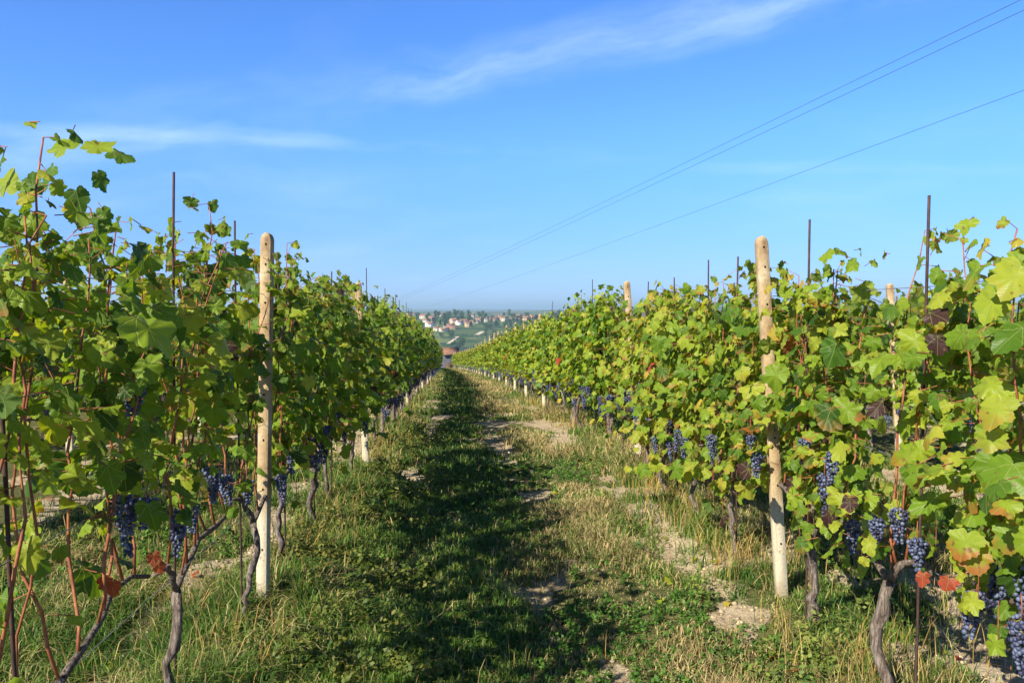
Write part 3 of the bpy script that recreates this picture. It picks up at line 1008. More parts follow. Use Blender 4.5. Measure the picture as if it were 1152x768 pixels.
# ------------------------------------------------------------------ concrete posts
def post_mesh(seed, height=1.97, w_=.080, d_=.07, wood=False):
    rs = RS(seed)
    mb = MB()
    if wood:
        pts = wander(rs, (0, 0, -.1), (0, 0, height), 12, .003)
        tube(mb, pts, np.linspace(.042, .036, 12), 10, knobs=.10, rs=rs)
        return mb.mesh('wooden_post', M['wood'], smooth=True)
    # front and back faces are closed; round holes are dark discs added in front
    ch = .0035
    prof = [(-w_ / 2 + ch, -d_ / 2), (w_ / 2 - ch, -d_ / 2), (w_ / 2, -d_ / 2 + ch), (w_ / 2, d_ / 2 - ch), (w_ / 2 - ch, d_ / 2), (-w_ / 2 + ch, d_ / 2),
            (-w_ / 2, d_ / 2 - ch), (-w_ / 2, -d_ / 2 + ch)]
    zs = list(np.linspace(-.1, height - .05, 14))
    rings = [[(x * (1 + .02 * rs.randn()), y, z) for x, y in prof] for z in zs]
    for a in np.linspace(0, 1, 7)[1:]:
        s = math.sqrt(max(0, 1 - a * a)) if a < 1 else 0.12
        rings.append([(x * max(s, .15), y * (1 if a < .9 else .9), height - .05 + a * .045) for x, y in prof])
    V = [p for r in rings for p in r]; T = []
    for r in range(len(rings) - 1):
        for j in range(8):
            a, b = r * 8 + j, r * 8 + (j + 1) % 8
            T += [(a, b, b + 8), (a, b + 8, a + 8)]
    b = (len(rings) - 1) * 8
    T += [(b, b + j, b + j + 1) for j in range(1, 7)]
    mb.add(V, T)
    return mb.mesh('concrete_post', M['concrete'])

def hole_mesh():
    """dark disc on a post face, coloured as the shade inside a hole"""
    mb = MB(); a = np.arange(12) * 2 * np.pi / 12
    r, dp = .0065, .002
    V = [(math.cos(t) * r, -dp, math.sin(t) * r) for t in a] + [(math.cos(t) * r * .9, .004, math.sin(t) * r * .9) for t in a] + [(0, -dp, 0)]
    T = [(24, j, (j + 1) % 12) for j in range(12)] + [(j, j + 12, (j + 1) % 12) for j in range(12)] + [((j + 1) % 12, j + 12, (j + 1) % 12 + 12) for j in range(12)]
    mb.add(V, T)
    return mb.mesh('hole', M['hole'])
POST = [post_mesh(k) for k in range(3)]
WPOST = post_mesh(9, 1.85, wood=True)
HOLE = hole_mesh()
# tilt of the nearer posts: (sideways lean at the top, metres), height, wood?
PL = {0: (.045, 1.97, 0), 1: (-.07, 1.93, 0), 2: (.05, 1.85, 1)}
PR = {0: (-.145, 1.98, 0), 1: (-.14, 1.96, 0), 2: (-.02, 1.9, 1), 3: (-.09, 1.92, 0), 4: (-.05, 1.9, 0)}
def place_post(x, y, lean, hgt, wood, label, group, holes):
    z = g1(x, y)
    t = link('wooden_post' if wood else 'concrete_post', WPOST if wood else rnd.choice(POST), None, (x, y, z))
    t.rotation_euler = (rnd.uniform(-.012, .012), math.atan2(lean, 1.97), 0 if wood else rnd.uniform(-.15, .1))
    t.scale = (.70 if x < 0 and y < 6 else (.73 if y < 6 else .8), .8, hgt / 1.97)
    if holes and not wood:
        for hz in (.30, .62, .88, 1.12, 1.36, 1.60, 1.80, 1.905):
            link('hole', HOLE, t, (.004, -.035 - .0005, hz))
    tag(t, label, 'post', group)
for key, base, special in (('L', ROW_L, PL), ('R', ROW_R, PR)):
    for k in range(NBAY + 1):
        y = POST0 + k * BAY
        x = row_x(base, y) + POSTDX[key] * (1 if k < 2 else .4)
        x += {('L', 0): -.055, ('R', 0): .07, ('R', 1): .13}.get((key, k), 0)
        lean, hgt, wd = special.get(k, (rnd.uniform(-.05, .05), rnd.uniform(1.92, 2.1) + (.08 if k > 4 else 0), 0))
        look = 'grey weathered wooden post' if wd else ('pale concrete post with round holes' if k < 4 else 'pale concrete post')
        lab = f"{look}, the {ORD[k]} from the camera along the {ROWNAME[key]}"
        place_post(x, y, lean, hgt, wd, lab, f'posts of the {ROWNAME[key]}', k < 3)
for key, base, ordn in (('L', ROW_L - SP, 'second'), ('R', ROW_R + SP, 'second')):
    for k in range(5):
        y = 8.05 + k * BAY
        x = row_x(base, y)
        first = k == 0
        lab = (f'pale concrete post glimpsed through the vines behind the {ROWNAME[key]}' if first else
               f'concrete post mostly hidden in leaves further back behind the {ROWNAME[key]}')
        place_post(x, y, (-.14 if (key == 'R' and first) else .0), 1.95, 0, lab, f'posts of the second row behind the {ROWNAME[key]}', False)

# ------------------------------------------------------------------ rusty rods beside the vines
def rod_mesh(seed):
    rs = RS(seed); mb = MB()
    tube(mb, wander(rs, (0, 0, -.1), (0, 0, 1.0), 9, .0022), np.full(9, .0054), 6)
    return mb.mesh('metal_stake', M['rod'], smooth=True)
RODS = [rod_mesh(k) for k in range(4)]
rodsL = [(1.95, 2.0, .02), (3.20, 2.10, -.07), (3.90, 1.99, .0), (4.85, 1.91, 0), (5.75, 1.86, 0), (6.45, 1.92, 0), (7.5, 1.9, 0)]
rodsR = [(1.8, 1.8, 0), (2.88, 1.98, .0), (3.80, 2.0, -.02), (4.85, 1.92, -.02), (5.62, 1.95, .02), (6.4, 1.86, .02), (7.5, 1.9, 0)]
def rod(x, y, hgt, lean, label, group):
    o = link('metal_stake', rnd.choice(RODS), None, (x, y, g1(x, y)))
    o.rotation_euler = (rnd.uniform(-.02, .02), lean, rnd.uniform(0, .3))
    o.scale = (1, 1, hgt)
    tag(o, label, 'stake', group)
for key, base, lst in (('L', ROW_L, rodsL), ('R', ROW_R, rodsR)):
    before = sum(1 for a in lst if a[0] < POST0)
    for k, (y, hh, dx) in enumerate(lst):
        if y < POST0:
            c_ = before - 1 - k
            where = ['last before', 'second before', 'third before'][c_] + ' the first concrete post'
        else:
            where = f'{ORD[k - before]} past the first concrete post'
        rod(row_x(base, y) + dx, y + .03, hh, rnd.uniform(-.02, .02), f'thin rusty metal stake, {where} of the {ROWNAME[key]}', f'metal stakes of the {ROWNAME[key]}')
    for b in range(1, 13):
        for j, o_ in enumerate(OFFS):
            if rnd.random() < .15:
                continue
            y = POST0 + b * BAY + o_
            far = b > 4
            lab = (f'thin dark stake poking from the far leaves of the {ROWNAME[key]}' if far else
                   f'thin rusty stake beside the {ORD[j]} vine past the {ORD[b]} post of the {ROWNAME[key]}')
            rod(row_x(base, y) + .03, y, rnd.uniform(1.86, 2.12), rnd.uniform(-.03, .03), lab,
                f'far stakes of the {ROWNAME[key]}' if far else f'metal stakes of the {ROWNAME[key]}')

# ------------------------------------------------------------------ trellis wires
HT = ((.60, 'knee-high'), (.98, 'waist-high'), (1.36, 'chest-high'), (1.66, 'topmost'))
for key, base in (('L', ROW_L), ('R', ROW_R)):
    for z_, nm in HT:
        ys = np.concatenate([[-1.5], np.arange(POST0, ROW_END, BAY / 2)])
        pts = []
        for k, y in enumerate(ys):
            x = row_x(base, y) + .04
            pts.append((x, y, float(np.interp(max(y, 0), _dense, _dz)) + z_ - (.012 if k % 2 == 0 else 0)))
        mb = MB(); tube(mb, pts, np.full(len(pts), .0016), 5)
        tag(link('trellis_wire', mb.mesh('trellis_wire', M['wire'])), f'{nm} steel trellis wire strung along the {ROWNAME[key]} by the path', 'wire', 'trellis wires')

# ------------------------------------------------------------------ grass and weeds
def blades(mb, x, y, hgt, wid, col, rs, lean=.45, curve=.5, colvar=.25, seg=2):
    n = len(x)
    z = gz(x, y) - .006
    az = rs.uniform(0, 2 * np.pi, n)
    dx, dy = np.cos(az), np.sin(az)
    ln = np.abs(rs.normal(0, lean, n))
    fx, fy = -dy, dx
    b = np.stack([x, y, z], 1)
    d = np.stack([dx, dy, np.zeros(n)], 1); f_ = np.stack([fx, fy, np.zeros(n)], 1)
    up = np.array([0, 0, 1.0])[None]
    hgt = hgt[:, None]; wid = wid[:, None]; ln = ln[:, None]
    kink = rs.normal(0, .12, (n, 1))
    m1 = b + up * hgt * .40 + d * hgt * ln * .12 + f_ * hgt * kink * .3
    m2 = b + up * hgt * .75 + d * hgt * ln * .45 + f_ * hgt * kink
    tipp = b + up * hgt * (1 - .30 * np.minimum(ln, 1.6)) + d * hgt * ln * (.8 + curve * .5) + f_ * hgt * kink * 2
    V = np.stack([b - f_ * wid, b + f_ * wid, m1 - f_ * wid * .9, m1 + f_ * wid * .9, m2 - f_ * wid * .6, m2 + f_ * wid * .6, tipp], 1)
    T = np.array([(0, 1, 3), (0, 3, 2), (2, 3, 5), (2, 5, 4), (4, 5, 6)])[None] + (np.arange(n) * 7)[:, None, None]
    c = col * (1 + colvar * rs.randn(n, 1) * .8)
    c = np.clip(c, .004, 1)
    cc = np.repeat(c[:, None, :], 7, 1)
    mb.add(V.reshape(-1, 3), T.reshape(-1, 3), col=cc.reshape(-1, 3))

def sample_xy(rs, n, y0, y1, xlo, xhi, power=1.0):
    u = rs.rand(n)
    y = y0 * (y1 / y0) ** u if power == 1 else (y0 ** (-.6) + u * (y1 ** (-.6) - y0 ** (-.6))) ** (-1 / .6)
    x = rs.uniform(xlo, xhi, n)
    return x + cx(y), y

rs = RS(11)
def rowdist(x, y):
    xr = x - cx(y)
    return np.minimum.reduce([np.abs(xr - r) for r in (ROW_L, ROW_R, ROW_L - SP, ROW_R + SP)])

green, straw = MB(), MB()
def scatter(ntuft, per, y0, y1, xlo, xhi, power=1.0):
    tx, ty = sample_xy(rs, ntuft, y0, y1, xlo, xhi, power)
    bb = bare(tx, ty)
    lush = fbm(tx * 1.1 + 3, ty * .7, 51, 4)
    keep = rs.rand(ntuft) < np.clip(1.08 - bb * 1.15, 0.04, 1) * np.clip(.18 + smooth01((lush - .3) / .35), 0, 1)
    tx, ty, bb, lush = tx[keep], ty[keep], bb[keep], lush[keep]
    n = len(tx)
    x = np.repeat(tx, per) + rs.normal(0, 1, n * per) * np.repeat(.018 + .004 * ty, per)
    y = np.repeat(ty, per) + rs.normal(0, 1, n * per) * np.repeat(.018 + .004 * ty, per)
    lush = np.repeat(lush, per); yy = np.repeat(ty, per)
    tuft = np.repeat(rs.uniform(.55, 1.5, n), per)
    rd = rowdist(x, y)
    xr = x - cx(y)
    k = len(x)
    near_row = np.exp(-(rd / .34) ** 2)
    # dryness: more straw towards the sunlit row, greener in the middle and on the left
    dryn = fbm(x * 1.4, y * .8, 61, 4) * .9 + .24 * np.exp(-((xr - .85) / .55) ** 2) - .06 * (xr > 1.9) - .18 * np.exp(-((xr + .05) / .45) ** 2)
    isdry = rs.rand(k) < smooth01((dryn - .35) / .40) * .80 + .06
    hg = (.016 + .060 * smooth01((lush - .25) / .5)) * tuft * rs.uniform(.6, 1.35, k) * (1 + 1.0 * near_row * rs.rand(k) * lush * 1.4)
    for bx_, by_ in ((ROW_L + .07, POST0), (ROW_R - .04, POST0)):      # short turf at the foot of the posts
        hg *= 1 - .65 * ((np.abs(x - bx_ * (1 + (y - by_) / by_)) < .13) & (y < by_ + .08) & (y > by_ - .6))
    hg *= (1 + .22 * np.clip(yy / 12, 0, 1.3))
    wd = rs.uniform(.0008, .0022, k) * (1 + yy / 3.6)
    hue = np.clip(fbm(x * 2.5, y * 2.5, 71, 3) + rs.normal(0, .16, k), 0, 1)[:, None]
    gcol_ = (1 - hue) * np.array([[.035, .095, .014]]) + hue * np.array([[.15, .24, .035]])
    dcol = (1 - hue) * np.array([[.26, .20, .08]]) + hue * np.array([[.50, .40, .20]])
    g_ = ~isdry
    blades(green, x[g_], y[g_], hg[g_], wd[g_], gcol_[g_], rs, lean=.7)
    blades(straw, x[isdry], y[isdry], hg[isdry] * 1.15, wd[isdry] * .75, dcol[isdry], rs, lean=1.0)
scatter(40000, 12, 3.0, 7.0, -3.3, 3.9)
scatter(24000, 10, 6.5, 16.0, -3.6, 4.6)
scatter(13000, 9, 15.0, 45.0, -3.8, 4.8)
scatter(5000, 9, 40.0, 112.0, -3.0, 3.6)
# taller seed-bearing grass along the rows, golden near the sunlit row
def tall(n, xc, sd_, y0, y1, h0, h1, cols, target, wid=.0012, lean=.3):
    y = y0 * (y1 / y0) ** rs.rand(n)
    x = xc + cx(y) + rs.normal(0, sd_, n)
    pd = np.minimum(np.hypot(x - ROW_L - .07, y - POST0 + .12), np.hypot(x - ROW_R + .04, y - POST0 + .12))
    clump = fbm(x * 3, y * 2.2, 91, 3)
    k = (clump > (.50 if cols is GOLD else .46)) & (pd > .24 + .15 * rs.rand(n))
    x, y = x[k], y[k]; n = len(x)
    h_ = rs.uniform(h0, h1, n) * (.6 + .8 * clump[k])
    i_ = rs.randint(0, len(cols), n)
    blades(target, x, y, h_, rs.uniform(.7, 1.5, n) * wid * (1 + y / 9), np.array(cols)[i_], rs, lean=lean, colvar=.2)
GOLD = [(.46, .30, .09), (.52, .38, .15), (.34, .20, .07), (.30, .26, .08)]
GRN = [(.06, .14, .02), (.12, .20, .03), (.17, .24, .05), (.22, .24, .06)]
tall(3000, ROW_R - .02, .15, 3.0, 20, .08, .27, GOLD, straw, wid=.0009, lean=.55)
tall(3200, ROW_R + .03, .18, 3.0, 60, .05, .16, GRN + GOLD[:1], green)
tall(2600, ROW_L + .05, .16, 3.0, 60, .06, .18, GRN + GOLD[3:], green)
tall(1600, ROW_L + .10, .16, 3.0, 20, .08, .26, GOLD, straw, wid=.0009, lean=.55)
tall(900, -.25, .5, 3.0, 9, .06, .17, GOLD, straw, wid=.0009, lean=.6)
tall(500, ROW_L - .4, .35, 3.2, 9, .08, .24, GOLD + GRN, straw)
tall(2500, ROW_R + .9, .5, 3.2, 10, .08, .26, GOLD + GRN, straw)
tall(1500, ROW_L - 1.6, .8, 4, 16, .08, .26, GOLD + GRN, straw)
tag(link('grass', green.mesh('grass', M['grass'])), 'short green grass over the path and under the vine rows', 'grass', kind='stuff')
tag(link('dry_grass', straw.mesh('dry_grass', M['dry'])), 'dry straw-coloured grass on the path and along the rows', 'grass', kind='stuff')

# broad-leaved weeds
def small_leaves(mb, P, nrm, size, col, rs):
    n = len(P)
    nrm = norm(nrm)
    t = norm(np.cross(nrm, rs.randn(n, 3)))
    b = np.cross(nrm, t)
    s = size[:, None]
    V = np.stack([P, P + t * s * .5 + b * s * .32 - nrm * s * .06, P + t * s, P + t * s * .5 - b * s * .32 - nrm * s * .06], 1)
    T = np.array([(0, 1, 2), (0, 2, 3)])[None] + (np.arange(n) * 4)[:, None, None]
    mb.add(V.reshape(-1, 3), T.reshape(-1, 3), col=np.repeat(col, 4, 0))
wd_ = MB()
def weeds(nplants, per, xc, sx, y0, y1, h0, h1, s0, s1, dark, light, thr=.45, seed=0, stems=False):
    y = y0 * (y1 / y0) ** rs.rand(nplants)
    x = xc + cx(y) + (rs.normal(0, sx, nplants))
    cl_ = fbm(x * 1.6, y * 1.3, 101 + seed, 3)
    k = (cl_ > thr) & (np.hypot(x - ROW_L - .07, y - POST0 + .2) > .28) & (np.hypot(x - ROW_R + .04, y - POST0 + .2) > .28) & (bare(x, y) < .6)
    x, y = x[k], y[k]; n = len(x)
    if not n: return
    h_ = rs.uniform(h0, h1, n)
    px = np.repeat(x, per); py = np.repeat(y, per)
    t = rs.rand(n * per) ** .7
    hh = np.repeat(h_, per) * t
    rad_ = (.2 + .5 * np.sin(t * 2.6)) * np.repeat(h_, per) * .55
    a = rs.uniform(0, 6.28, n * per)
    lx, ly = px + np.cos(a) * rad_, py + np.sin(a) * rad_
    P = np.stack([lx, ly, gz(lx, ly) + hh + .004], 1)
    nrm = np.stack([np.cos(a) * .5, np.sin(a) * .5, np.full(n * per, .8)], 1) + rs.normal(0, .35, (n * per, 3))
    f_ = np.clip(np.repeat(rs.rand(n), per) + rs.normal(0, .15, n * per), 0, 1)[:, None]
    col = np.array([dark]) * (1 - f_) + np.array([light]) * f_
    small_leaves(wd_, P, nrm, rs.uniform(s0, s1, n * per) * (1 + np.repeat(y, per) / 14), col, rs)
    if stems:
        blades(wd_, x, y, h_ * 1.05, np.full(n, .0016), np.tile([[.20, .085, .035]], (n, 1)), rs, lean=.12)
G1, G2 = (.035, .10, .014), (.11, .22, .03)
weeds(2300, 14, .1, .55, 3.0, 10, .015, .05, .010, .022, G1, G2, .42)
weeds(3000, 14, .9, .55, 3.0, 9, .012, .035, .008, .018, G1, G2, .53, 3)
weeds(800, 42, -.70, .24, 3.1, 12, .05, .15, .014, .030, (.04, .09, .012), (.20, .20, .04), .47, 5, True)
weeds(700, 40, -1.15, .16, 3.6, 14, .04, .14, .012, .026, (.05, .08, .02), (.22, .20, .05), .45, 6, True)
weeds(700, 36, 1.50, .18, 3.1, 14, .04, .14, .012, .026, (.05, .11, .02), (.22, .26, .05), .46, 7, True)
weeds(1200, 22, -2.4, .8, 3.5, 14, .03, .10, .012, .026, G1, G2, .45, 8)
weeds(1200, 22, 3.0, .7, 3.5, 14, .03, .10, .012, .026, G1, G2, .45, 9)
tag(link('weeds', wd_.mesh('weeds', M['grass'])), 'low broad-leaved weeds among the grass', 'weeds', kind='stuff')

# loose soil crumbs on the bare patches
mb = MB(); n = 9000
x, y = sample_xy(rs, n * 5, 3.0, 11, -3.2, 3.9)
k = rs.rand(n * 5) < bare(x, y) * .9
x, y = x[k][:n], y[k][:n]
v, f = ICO[1]
nn = len(x)
r = rs.gamma(1.3, .003, nn) + .0015
P = np.stack([x, y, gz(x, y) + r * .3], 1)
VV = P[:, None] + v[None] * r[:, None, None] * (1 + .35 * rs.randn(nn, 12, 1)) * np.array([1, 1, .7])
cc = np.array([[.42, .34, .23]]) * (1 + .25 * rs.randn(nn, 1))
mb.add(VV.reshape(-1, 3), (f[None] + (np.arange(nn) * 12)[:, None, None]).reshape(-1, 3), col=np.repeat(np.clip(cc, .05, .7), 12, 0))
tag(link('soil_crumbs', mb.mesh('soil_crumbs', M['dry'])), 'crumbs of dry pale clay on the bare wheel tracks', 'soil', kind='stuff')

# fallen vine leaves, too many to count
mb = MB(); n = 420
x, y = sample_xy(rs, n, 3.0, 14, -3.2, 3.9)
near_r = rowdist(x, y) < .7
k = near_r | (rs.rand(n) < .25)
x, y = x[k], y[k]; n = len(x)
P = np.stack([x, y, gz(x, y) + rs.uniform(.012, .04, n)], 1)
tint = np.stack([rs.uniform(.7, 1, n), rs.uniform(0, 1, n), rs.choice([0, .5, 1.0], n, p=[.62, .26, .12])], 1)
add_leaves(mb, 1, P, rs.randn(n, 3) * np.array([1, 1, .2]), rs.normal(0, .35, (n, 3)) + np.array([0, 0, 1.0]), rs.uniform(.03, .055, n), tint, rs, curl=1.5)
tag(link('fallen_leaves', mb.mesh('fallen_leaves', M['leaf_far'])), 'dry brown and red vine leaves lying in the grass', 'fallen leaves', kind='stuff')

# ------------------------------------------------------------------ overhead cables
def cable(p_far, d_far, p_near, d_near, sag, r, label):
    a = Vector((0, 0, EYE)) + pix_dir(*p_far) * d_far
    b = Vector((0, 0, EYE)) + pix_dir(*p_near) * d_near
    t = np.linspace(0, 1.25, 60)[:, None]
    P = np.array(a) * (1 - t) + np.array(b) * t
    P[:, 2] -= (4 * sag * t * (1.25 - t) / 1.5625)[:, 0]
    mb = MB(); tube(mb, P, np.full(60, r), 6)
    tag(link('overhead_cable', mb.mesh('overhead_cable', M['cable'], smooth=True)), label, 'cable', 'overhead cables')
cable((380, 362), 620, (1084, -3), 62, 3.0, .016, 'upper thin cable of the close pair crossing the blue sky')
cable((384, 362), 620, (1107, -3), 60, 3.0, .016, 'lower thin cable of the close pair crossing the blue sky')
cable((455, 352), 620, (1152, 80), 66, 2.0, .017, 'single low cable crossing the sky below the pair')

# ------------------------------------------------------------------ far hillside: village, trees, shed, track
def hit(px, py, dmin=500, dmax=4000):
    d = pix_dir(px, py); o = Vector((0, 0, EYE))
    ts = np.geomspace(dmin, dmax, 900)
    P = np.array(o)[None] + np.array(d)[None] * ts[:, None]
    below = P[:, 2] < gz(P[:, 0], P[:, 1])
    i_ = int(np.argmax(below)) if below.any() else None
    return None if i_ is None or i_ == 0 else P[i_]

def plain(name, col, rough=.85, var=.25, scale=.6):
    m, h = mat(name)
    tcn = h.n('ShaderNodeTexCoord')
    nz = h.noise(tcn.outputs['Object'], scale, 4, .6)
    c = h.mix(h.sstep(nz, .3, .7), [v * (1 - var) for v in col], [min(1, v * (1 + var * .6)) for v in col])
    return finish(m, h, prin(h, c, rough, .15))
WALLS = {'cream': plain('cream_plaster', (.62, .54, .40)), 'white': plain('white_plaster', (.75, .72, .66)), 'ochre': plain('ochre_plaster', (.55, .38, .20)),
         'pink': plain('pink_plaster', (.58, .38, .30))}
ROOFS = {'terracotta': plain('terracotta_tile', (.34, .17, .11)), 'brown': plain('brown_tile', (.24, .13, .085))}
M['glass'] = plain('dark_window', (.05, .055, .06), .3)
M['door'] = plain('brown_door', (.14, .08, .05))
M['trackm'] = plain('pale_track', (.52, .44, .32), scale=.1)
M['tank'] = plain('blue_grey_wall', (.10, .10, .12))

def gable(w_, d_, h_, rh, ov=.5):
    wall = MB()
    V = [(-w_ / 2, -d_ / 2, -3), (w_ / 2, -d_ / 2, -3), (w_ / 2, d_ / 2, -3), (-w_ / 2, d_ / 2, -3), (-w_ / 2, -d_ / 2, h_), (w_ / 2, -d_ / 2, h_), (w_ / 2, d_ / 2, h_),
         (-w_ / 2, d_ / 2, h_), (-w_ / 2, 0, h_ + rh), (w_ / 2, 0, h_ + rh)]
    T = [(0, 1, 5), (0, 5, 4), (2, 3, 7), (2, 7, 6), (1, 2, 6), (1, 6, 5), (3, 0, 4), (3, 4, 7), (4, 8, 7), (5, 6, 9)]
    wall.add(V, T)
    roof = MB(); a = w_ / 2 + ov; sl = rh / (d_ / 2); b = d_ / 2 + ov; e = h_ - ov * sl; th = .25
    for s in (-1, 1):
        q = [(-a, s * b, e + .02), (a, s * b, e + .02), (a, 0, h_ + rh + .02), (-a, 0, h_ + rh + .02)]
        V = q + [(x, y, z + th) for x, y, z in q]
        T = [(0, 1, 2), (0, 2, 3), (4, 6, 5), (4, 7, 6), (0, 4, 5), (0, 5, 1), (1, 5, 6), (1, 6, 2), (3, 2, 6), (3, 6, 7), (0, 3, 7), (0, 7, 4)]
        roof.add(V, T)
    return wall, roof

HOUSE_CACHE = {}
def house(p, wc, rc, size, rot, label):
    w_, d_, h_ = size
    key = (wc, rc, size)
    t = empty('house', (p[0], p[1], p[2] - .3), rot)
    if key not in HOUSE_CACHE:
        wl, rf = gable(w_, d_, h_, d_ * .24)
        win = MB(); box(win, -.55, .55, -.06, .06, -.75, .75)
        door = MB(); box(door, -.6, .6, -.07, .07, 0, 2.2)
        chm = MB(); box(chm, -.4, .4, -.4, .4, 0, 2.2)
        HOUSE_CACHE[key] = (wl.mesh('wall', WALLS[wc]), rf.mesh('roof', ROOFS[rc]), win.mesh('window', M['glass']), door.mesh('door', M['door']), chm.mesh('chimney', WALLS[wc]))
    wl, rf, wn, dr, ch_ = HOUSE_CACHE[key]
    link('wall', wl, t); r_ = link('roof', rf, t)
    link('chimney', ch_, r_, (w_ * .2, d_ * .1, h_ + d_ * .24 * .6))
    fl = 2 if h_ > 5 else 1
    for f_ in range(fl):
        for k in range(3 if w_ > 9 else 2):
            xx = (-w_ * .32 + k * w_ * .32) if w_ > 9 else (-w_ * .22 + k * w_ * .44)
            if f_ == 0 and k == 1:
                link('door', dr, t, (xx, -d_ / 2 - .03, 0.3))
            else:
                link('window', wn, t, (xx, -d_ / 2 - .03, 1.8 + f_ * 2.9))
    tag(t, label, 'house', 'village houses on the far hillside')

rs = RS(5); rnd2 = random.Random(3)
spots = [(464, 355), (471, 353), (477, 357), (481, 361), (484, 366), (489, 353), (491, 371), (496, 354), (503, 352.5), (505, 367), (511, 362), (517, 364), (523, 363),
         (531, 356), (534, 362), (539, 361), (546, 361), (556, 359), (563, 358), (568, 360), (583, 357), (592, 359), (600, 357.5), (486, 359), (499, 371),
         (527, 366), (509, 369)]
spots.sort()
kinds = ['cream', 'white', 'ochre', 'cream', 'pink', 'white']
PLACED = []
for k, (px, py) in enumerate(spots):
    p = hit(px, py + 1.5)
    if p is None:
        p = hit(px, py + 4)
    if p is None:
        continue
    PLACED.append(p)
    wc = kinds[rnd2.randrange(6)]; rc = 'terracotta' if rnd2.random() < .75 else 'brown'
    size = rnd2.choice([(11, 8.5, 6.2), (14, 9, 6.0), (8.5, 8, 5.8), (16, 9, 3.6)])
    house(p, wc, rc, size, rnd2.uniform(-.7, .7), f'far {wc} house with {rc} roof, {ORD[k]} house out from the shaded row')
# shed just past the end of the rows
p = hit(508, 406, 150, 420)
if p is None: p = np.array([-7.5, 240.0, g1(-7.5, 240)])
wl, rf = gable(4.6, 4.2, 5.0, 1.4, .35)
t = empty('farm_shed', (-5.6, 205, g1(-5.6, 205) - .9), R(28))
t.scale = (1, 1, 1)
link('wall', wl.mesh('wall', M['tank']), t); link('roof', rf.mesh('roof', ROOFS['brown']), t)
mb = MB(); box(mb, -.9, .9, -.05, .05, 0, 2.6); link('door', mb.mesh('door', M['door']), t, (-1, -2.64, .2))
tag(t, 'small farm shed with red tiled roof just past the row ends', 'shed')

def tree_mesh(seed, hgt, wid, cols):
    rs = RS(seed)
    tr = MB(); tube(tr, wander(rs, (0, 0, -1), (0, 0, hgt * .6), 5, .12), np.linspace(.30, .12, 5), 6, mat=0)
    for k in range(4):
        a = rs.rand() * 6.28
        tube(tr, [(0, 0, hgt * (.25 + .07 * k)), (math.cos(a) * wid * .3, math.sin(a) * wid * .3, hgt * (.5 + .08 * k))], [.12, .05], 4, mat=0)
    cr = MB()
    nc = 16
    cen = np.stack([rs.normal(0, wid * .22, nc), rs.normal(0, wid * .22, nc), rs.uniform(.28, .92, nc) * hgt], 1)
    n = 420
    ci = rs.randint(0, nc, n)
    P = cen[ci] + rs.normal(0, wid * .13, (n, 3))
    col = np.array(cols[0]) + (np.array(cols[1]) - np.array(cols[0])) * (rs.rand(nc)[ci] * .6 + rs.rand(n) * .4)[:, None]
    small_leaves(cr, P, rs.normal(0, 1, (n, 3)) + np.array([0, 0, .7]), rs.uniform(.7, 1.5, n), col, rs)
    return tr.mesh('trunk', M['bark']), cr.mesh('crown', M['tree_leaf'])
TREES = [tree_mesh(40 + k, 9 + 2 * (k % 3), 6 + (k % 2) * 1.5, ((.018, .045, .014), (.06, .12, .03))) for k in range(4)]
CYP = [tree_mesh(60 + k, 12, 2.4, ((.012, .032, .012), (.035, .07, .022))) for k in range(2)]
nT = 0
cand = []
for k in range(900):
    px = rnd2.uniform(455, 690); py = rnd2.choice([rnd2.uniform(350, 372), rnd2.uniform(352, 364), rnd2.uniform(372, 398)])
    if py > 372 and rnd2.random() < .72: continue
    cand.append((px, py))
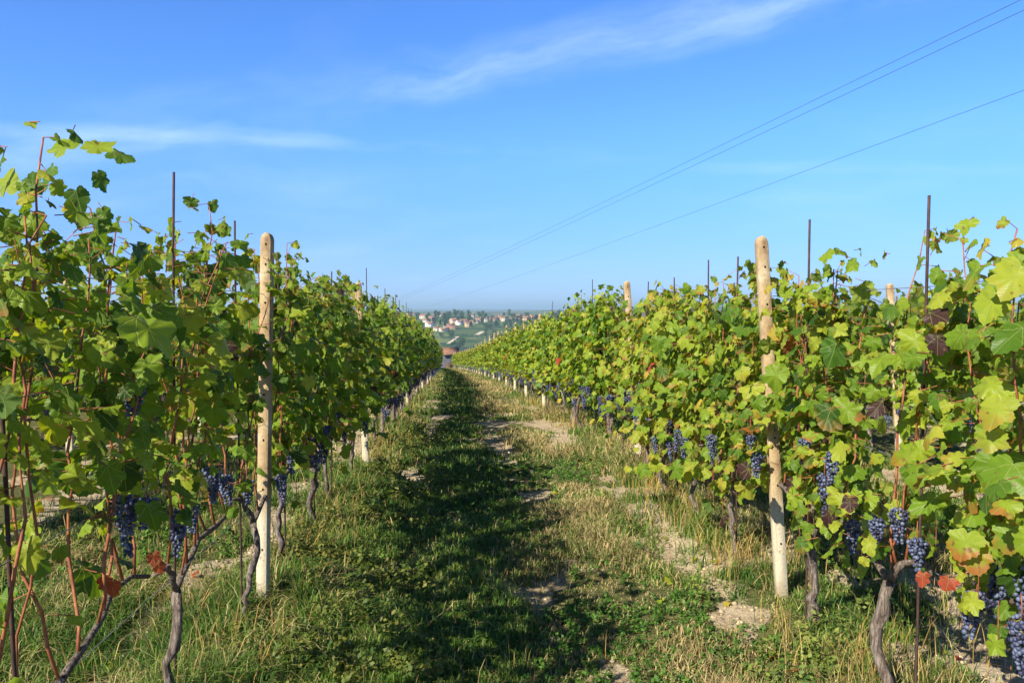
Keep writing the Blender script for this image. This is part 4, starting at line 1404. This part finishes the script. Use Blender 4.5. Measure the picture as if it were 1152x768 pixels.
for px, py in cand:
    if nT >= 170: break
    p = hit(px, py + 1, 450, 2600)
    if p is None or any(abs(p[0] - q[0]) < 9 and -22 < p[1] - q[1] < 6 for q in PLACED): continue
    cyp = rnd2.random() < .07
    tr, cr = rnd2.choice(CYP if cyp else TREES)
    t = empty('cypress_tree' if cyp else 'broadleaf_tree', (p[0], p[1], g1(p[0], p[1])), rnd2.uniform(0, 6.28))
    s = rnd2.uniform(.6, 1.25); t.scale = (s, s, s * rnd2.uniform(.85, 1.15))
    link('trunk', tr, t); link('crown', cr, t)
    tag(t, 'slim dark cypress on the hazy far hillside' if cyp else 'small hazy green tree on the far hillside by the village', 'tree',
        'cypresses on the far hillside' if cyp else 'trees on the far hillside')
    nT += 1
print('trees', nT)

# pale farm tracks on the far hillside
def track(pxs, width, label):
    pts = [hit(*q) for q in pxs]
    pts = np.array([q for q in pts if q is not None])
    if len(pts) < 2: return
    t = np.linspace(0, len(pts) - 1, 60)
    x = np.interp(t, range(len(pts)), pts[:, 0]); y = np.interp(t, range(len(pts)), pts[:, 1])
    d = norm(np.stack([np.gradient(x), np.gradient(y)], 1)); nx_, ny_ = -d[:, 1], d[:, 0]
    V = []
    for s in (-1, -.33, .33, 1):
        xx, yy = x + nx_ * width * s / 2, y + ny_ * width * s / 2
        V.append(np.stack([xx, yy, gz(xx, yy) + .5], 1))
    V = np.stack(V, 1).reshape(-1, 3); T = []
    for i_ in range(59):
        for j in range(3):
            a = i_ * 4 + j
            T += [(a, a + 1, a + 5), (a, a + 5, a + 4)]
    mb = MB(); mb.add(V, T)
    tag(link('farm_path', mb.mesh('farm_path', M['trackm'])), label, kind='structure')
track([(504, 387), (510, 383), (515, 379)], 5, 'pale farm path on the far hillside')
track([(536, 377), (540, 375), (543, 373)], 7, 'pale bare path between the far fields')

# ------------------------------------------------------------------ air
HAZE = True
if HAZE:
    mb = MB(); box(mb, -13000, 13000, -1500, 16500, -140, 130)
    m, h = mat('pale_air')
    vp = h.n('ShaderNodeVolumePrincipled', ins={'Color': (.60, .86, 1.0, 1), 'Density': 1.7e-4, 'Anisotropy': 0.2})
    o_ = h.n('ShaderNodeOutputMaterial'); m.node_tree.links.new(vp.outputs[0], o_.inputs['Volume'])
    hz = link('haze', mb.mesh('haze', m, attrs=False))
    tag(hz, 'pale blue air between the vineyard and the far hills', 'haze', kind='stuff')
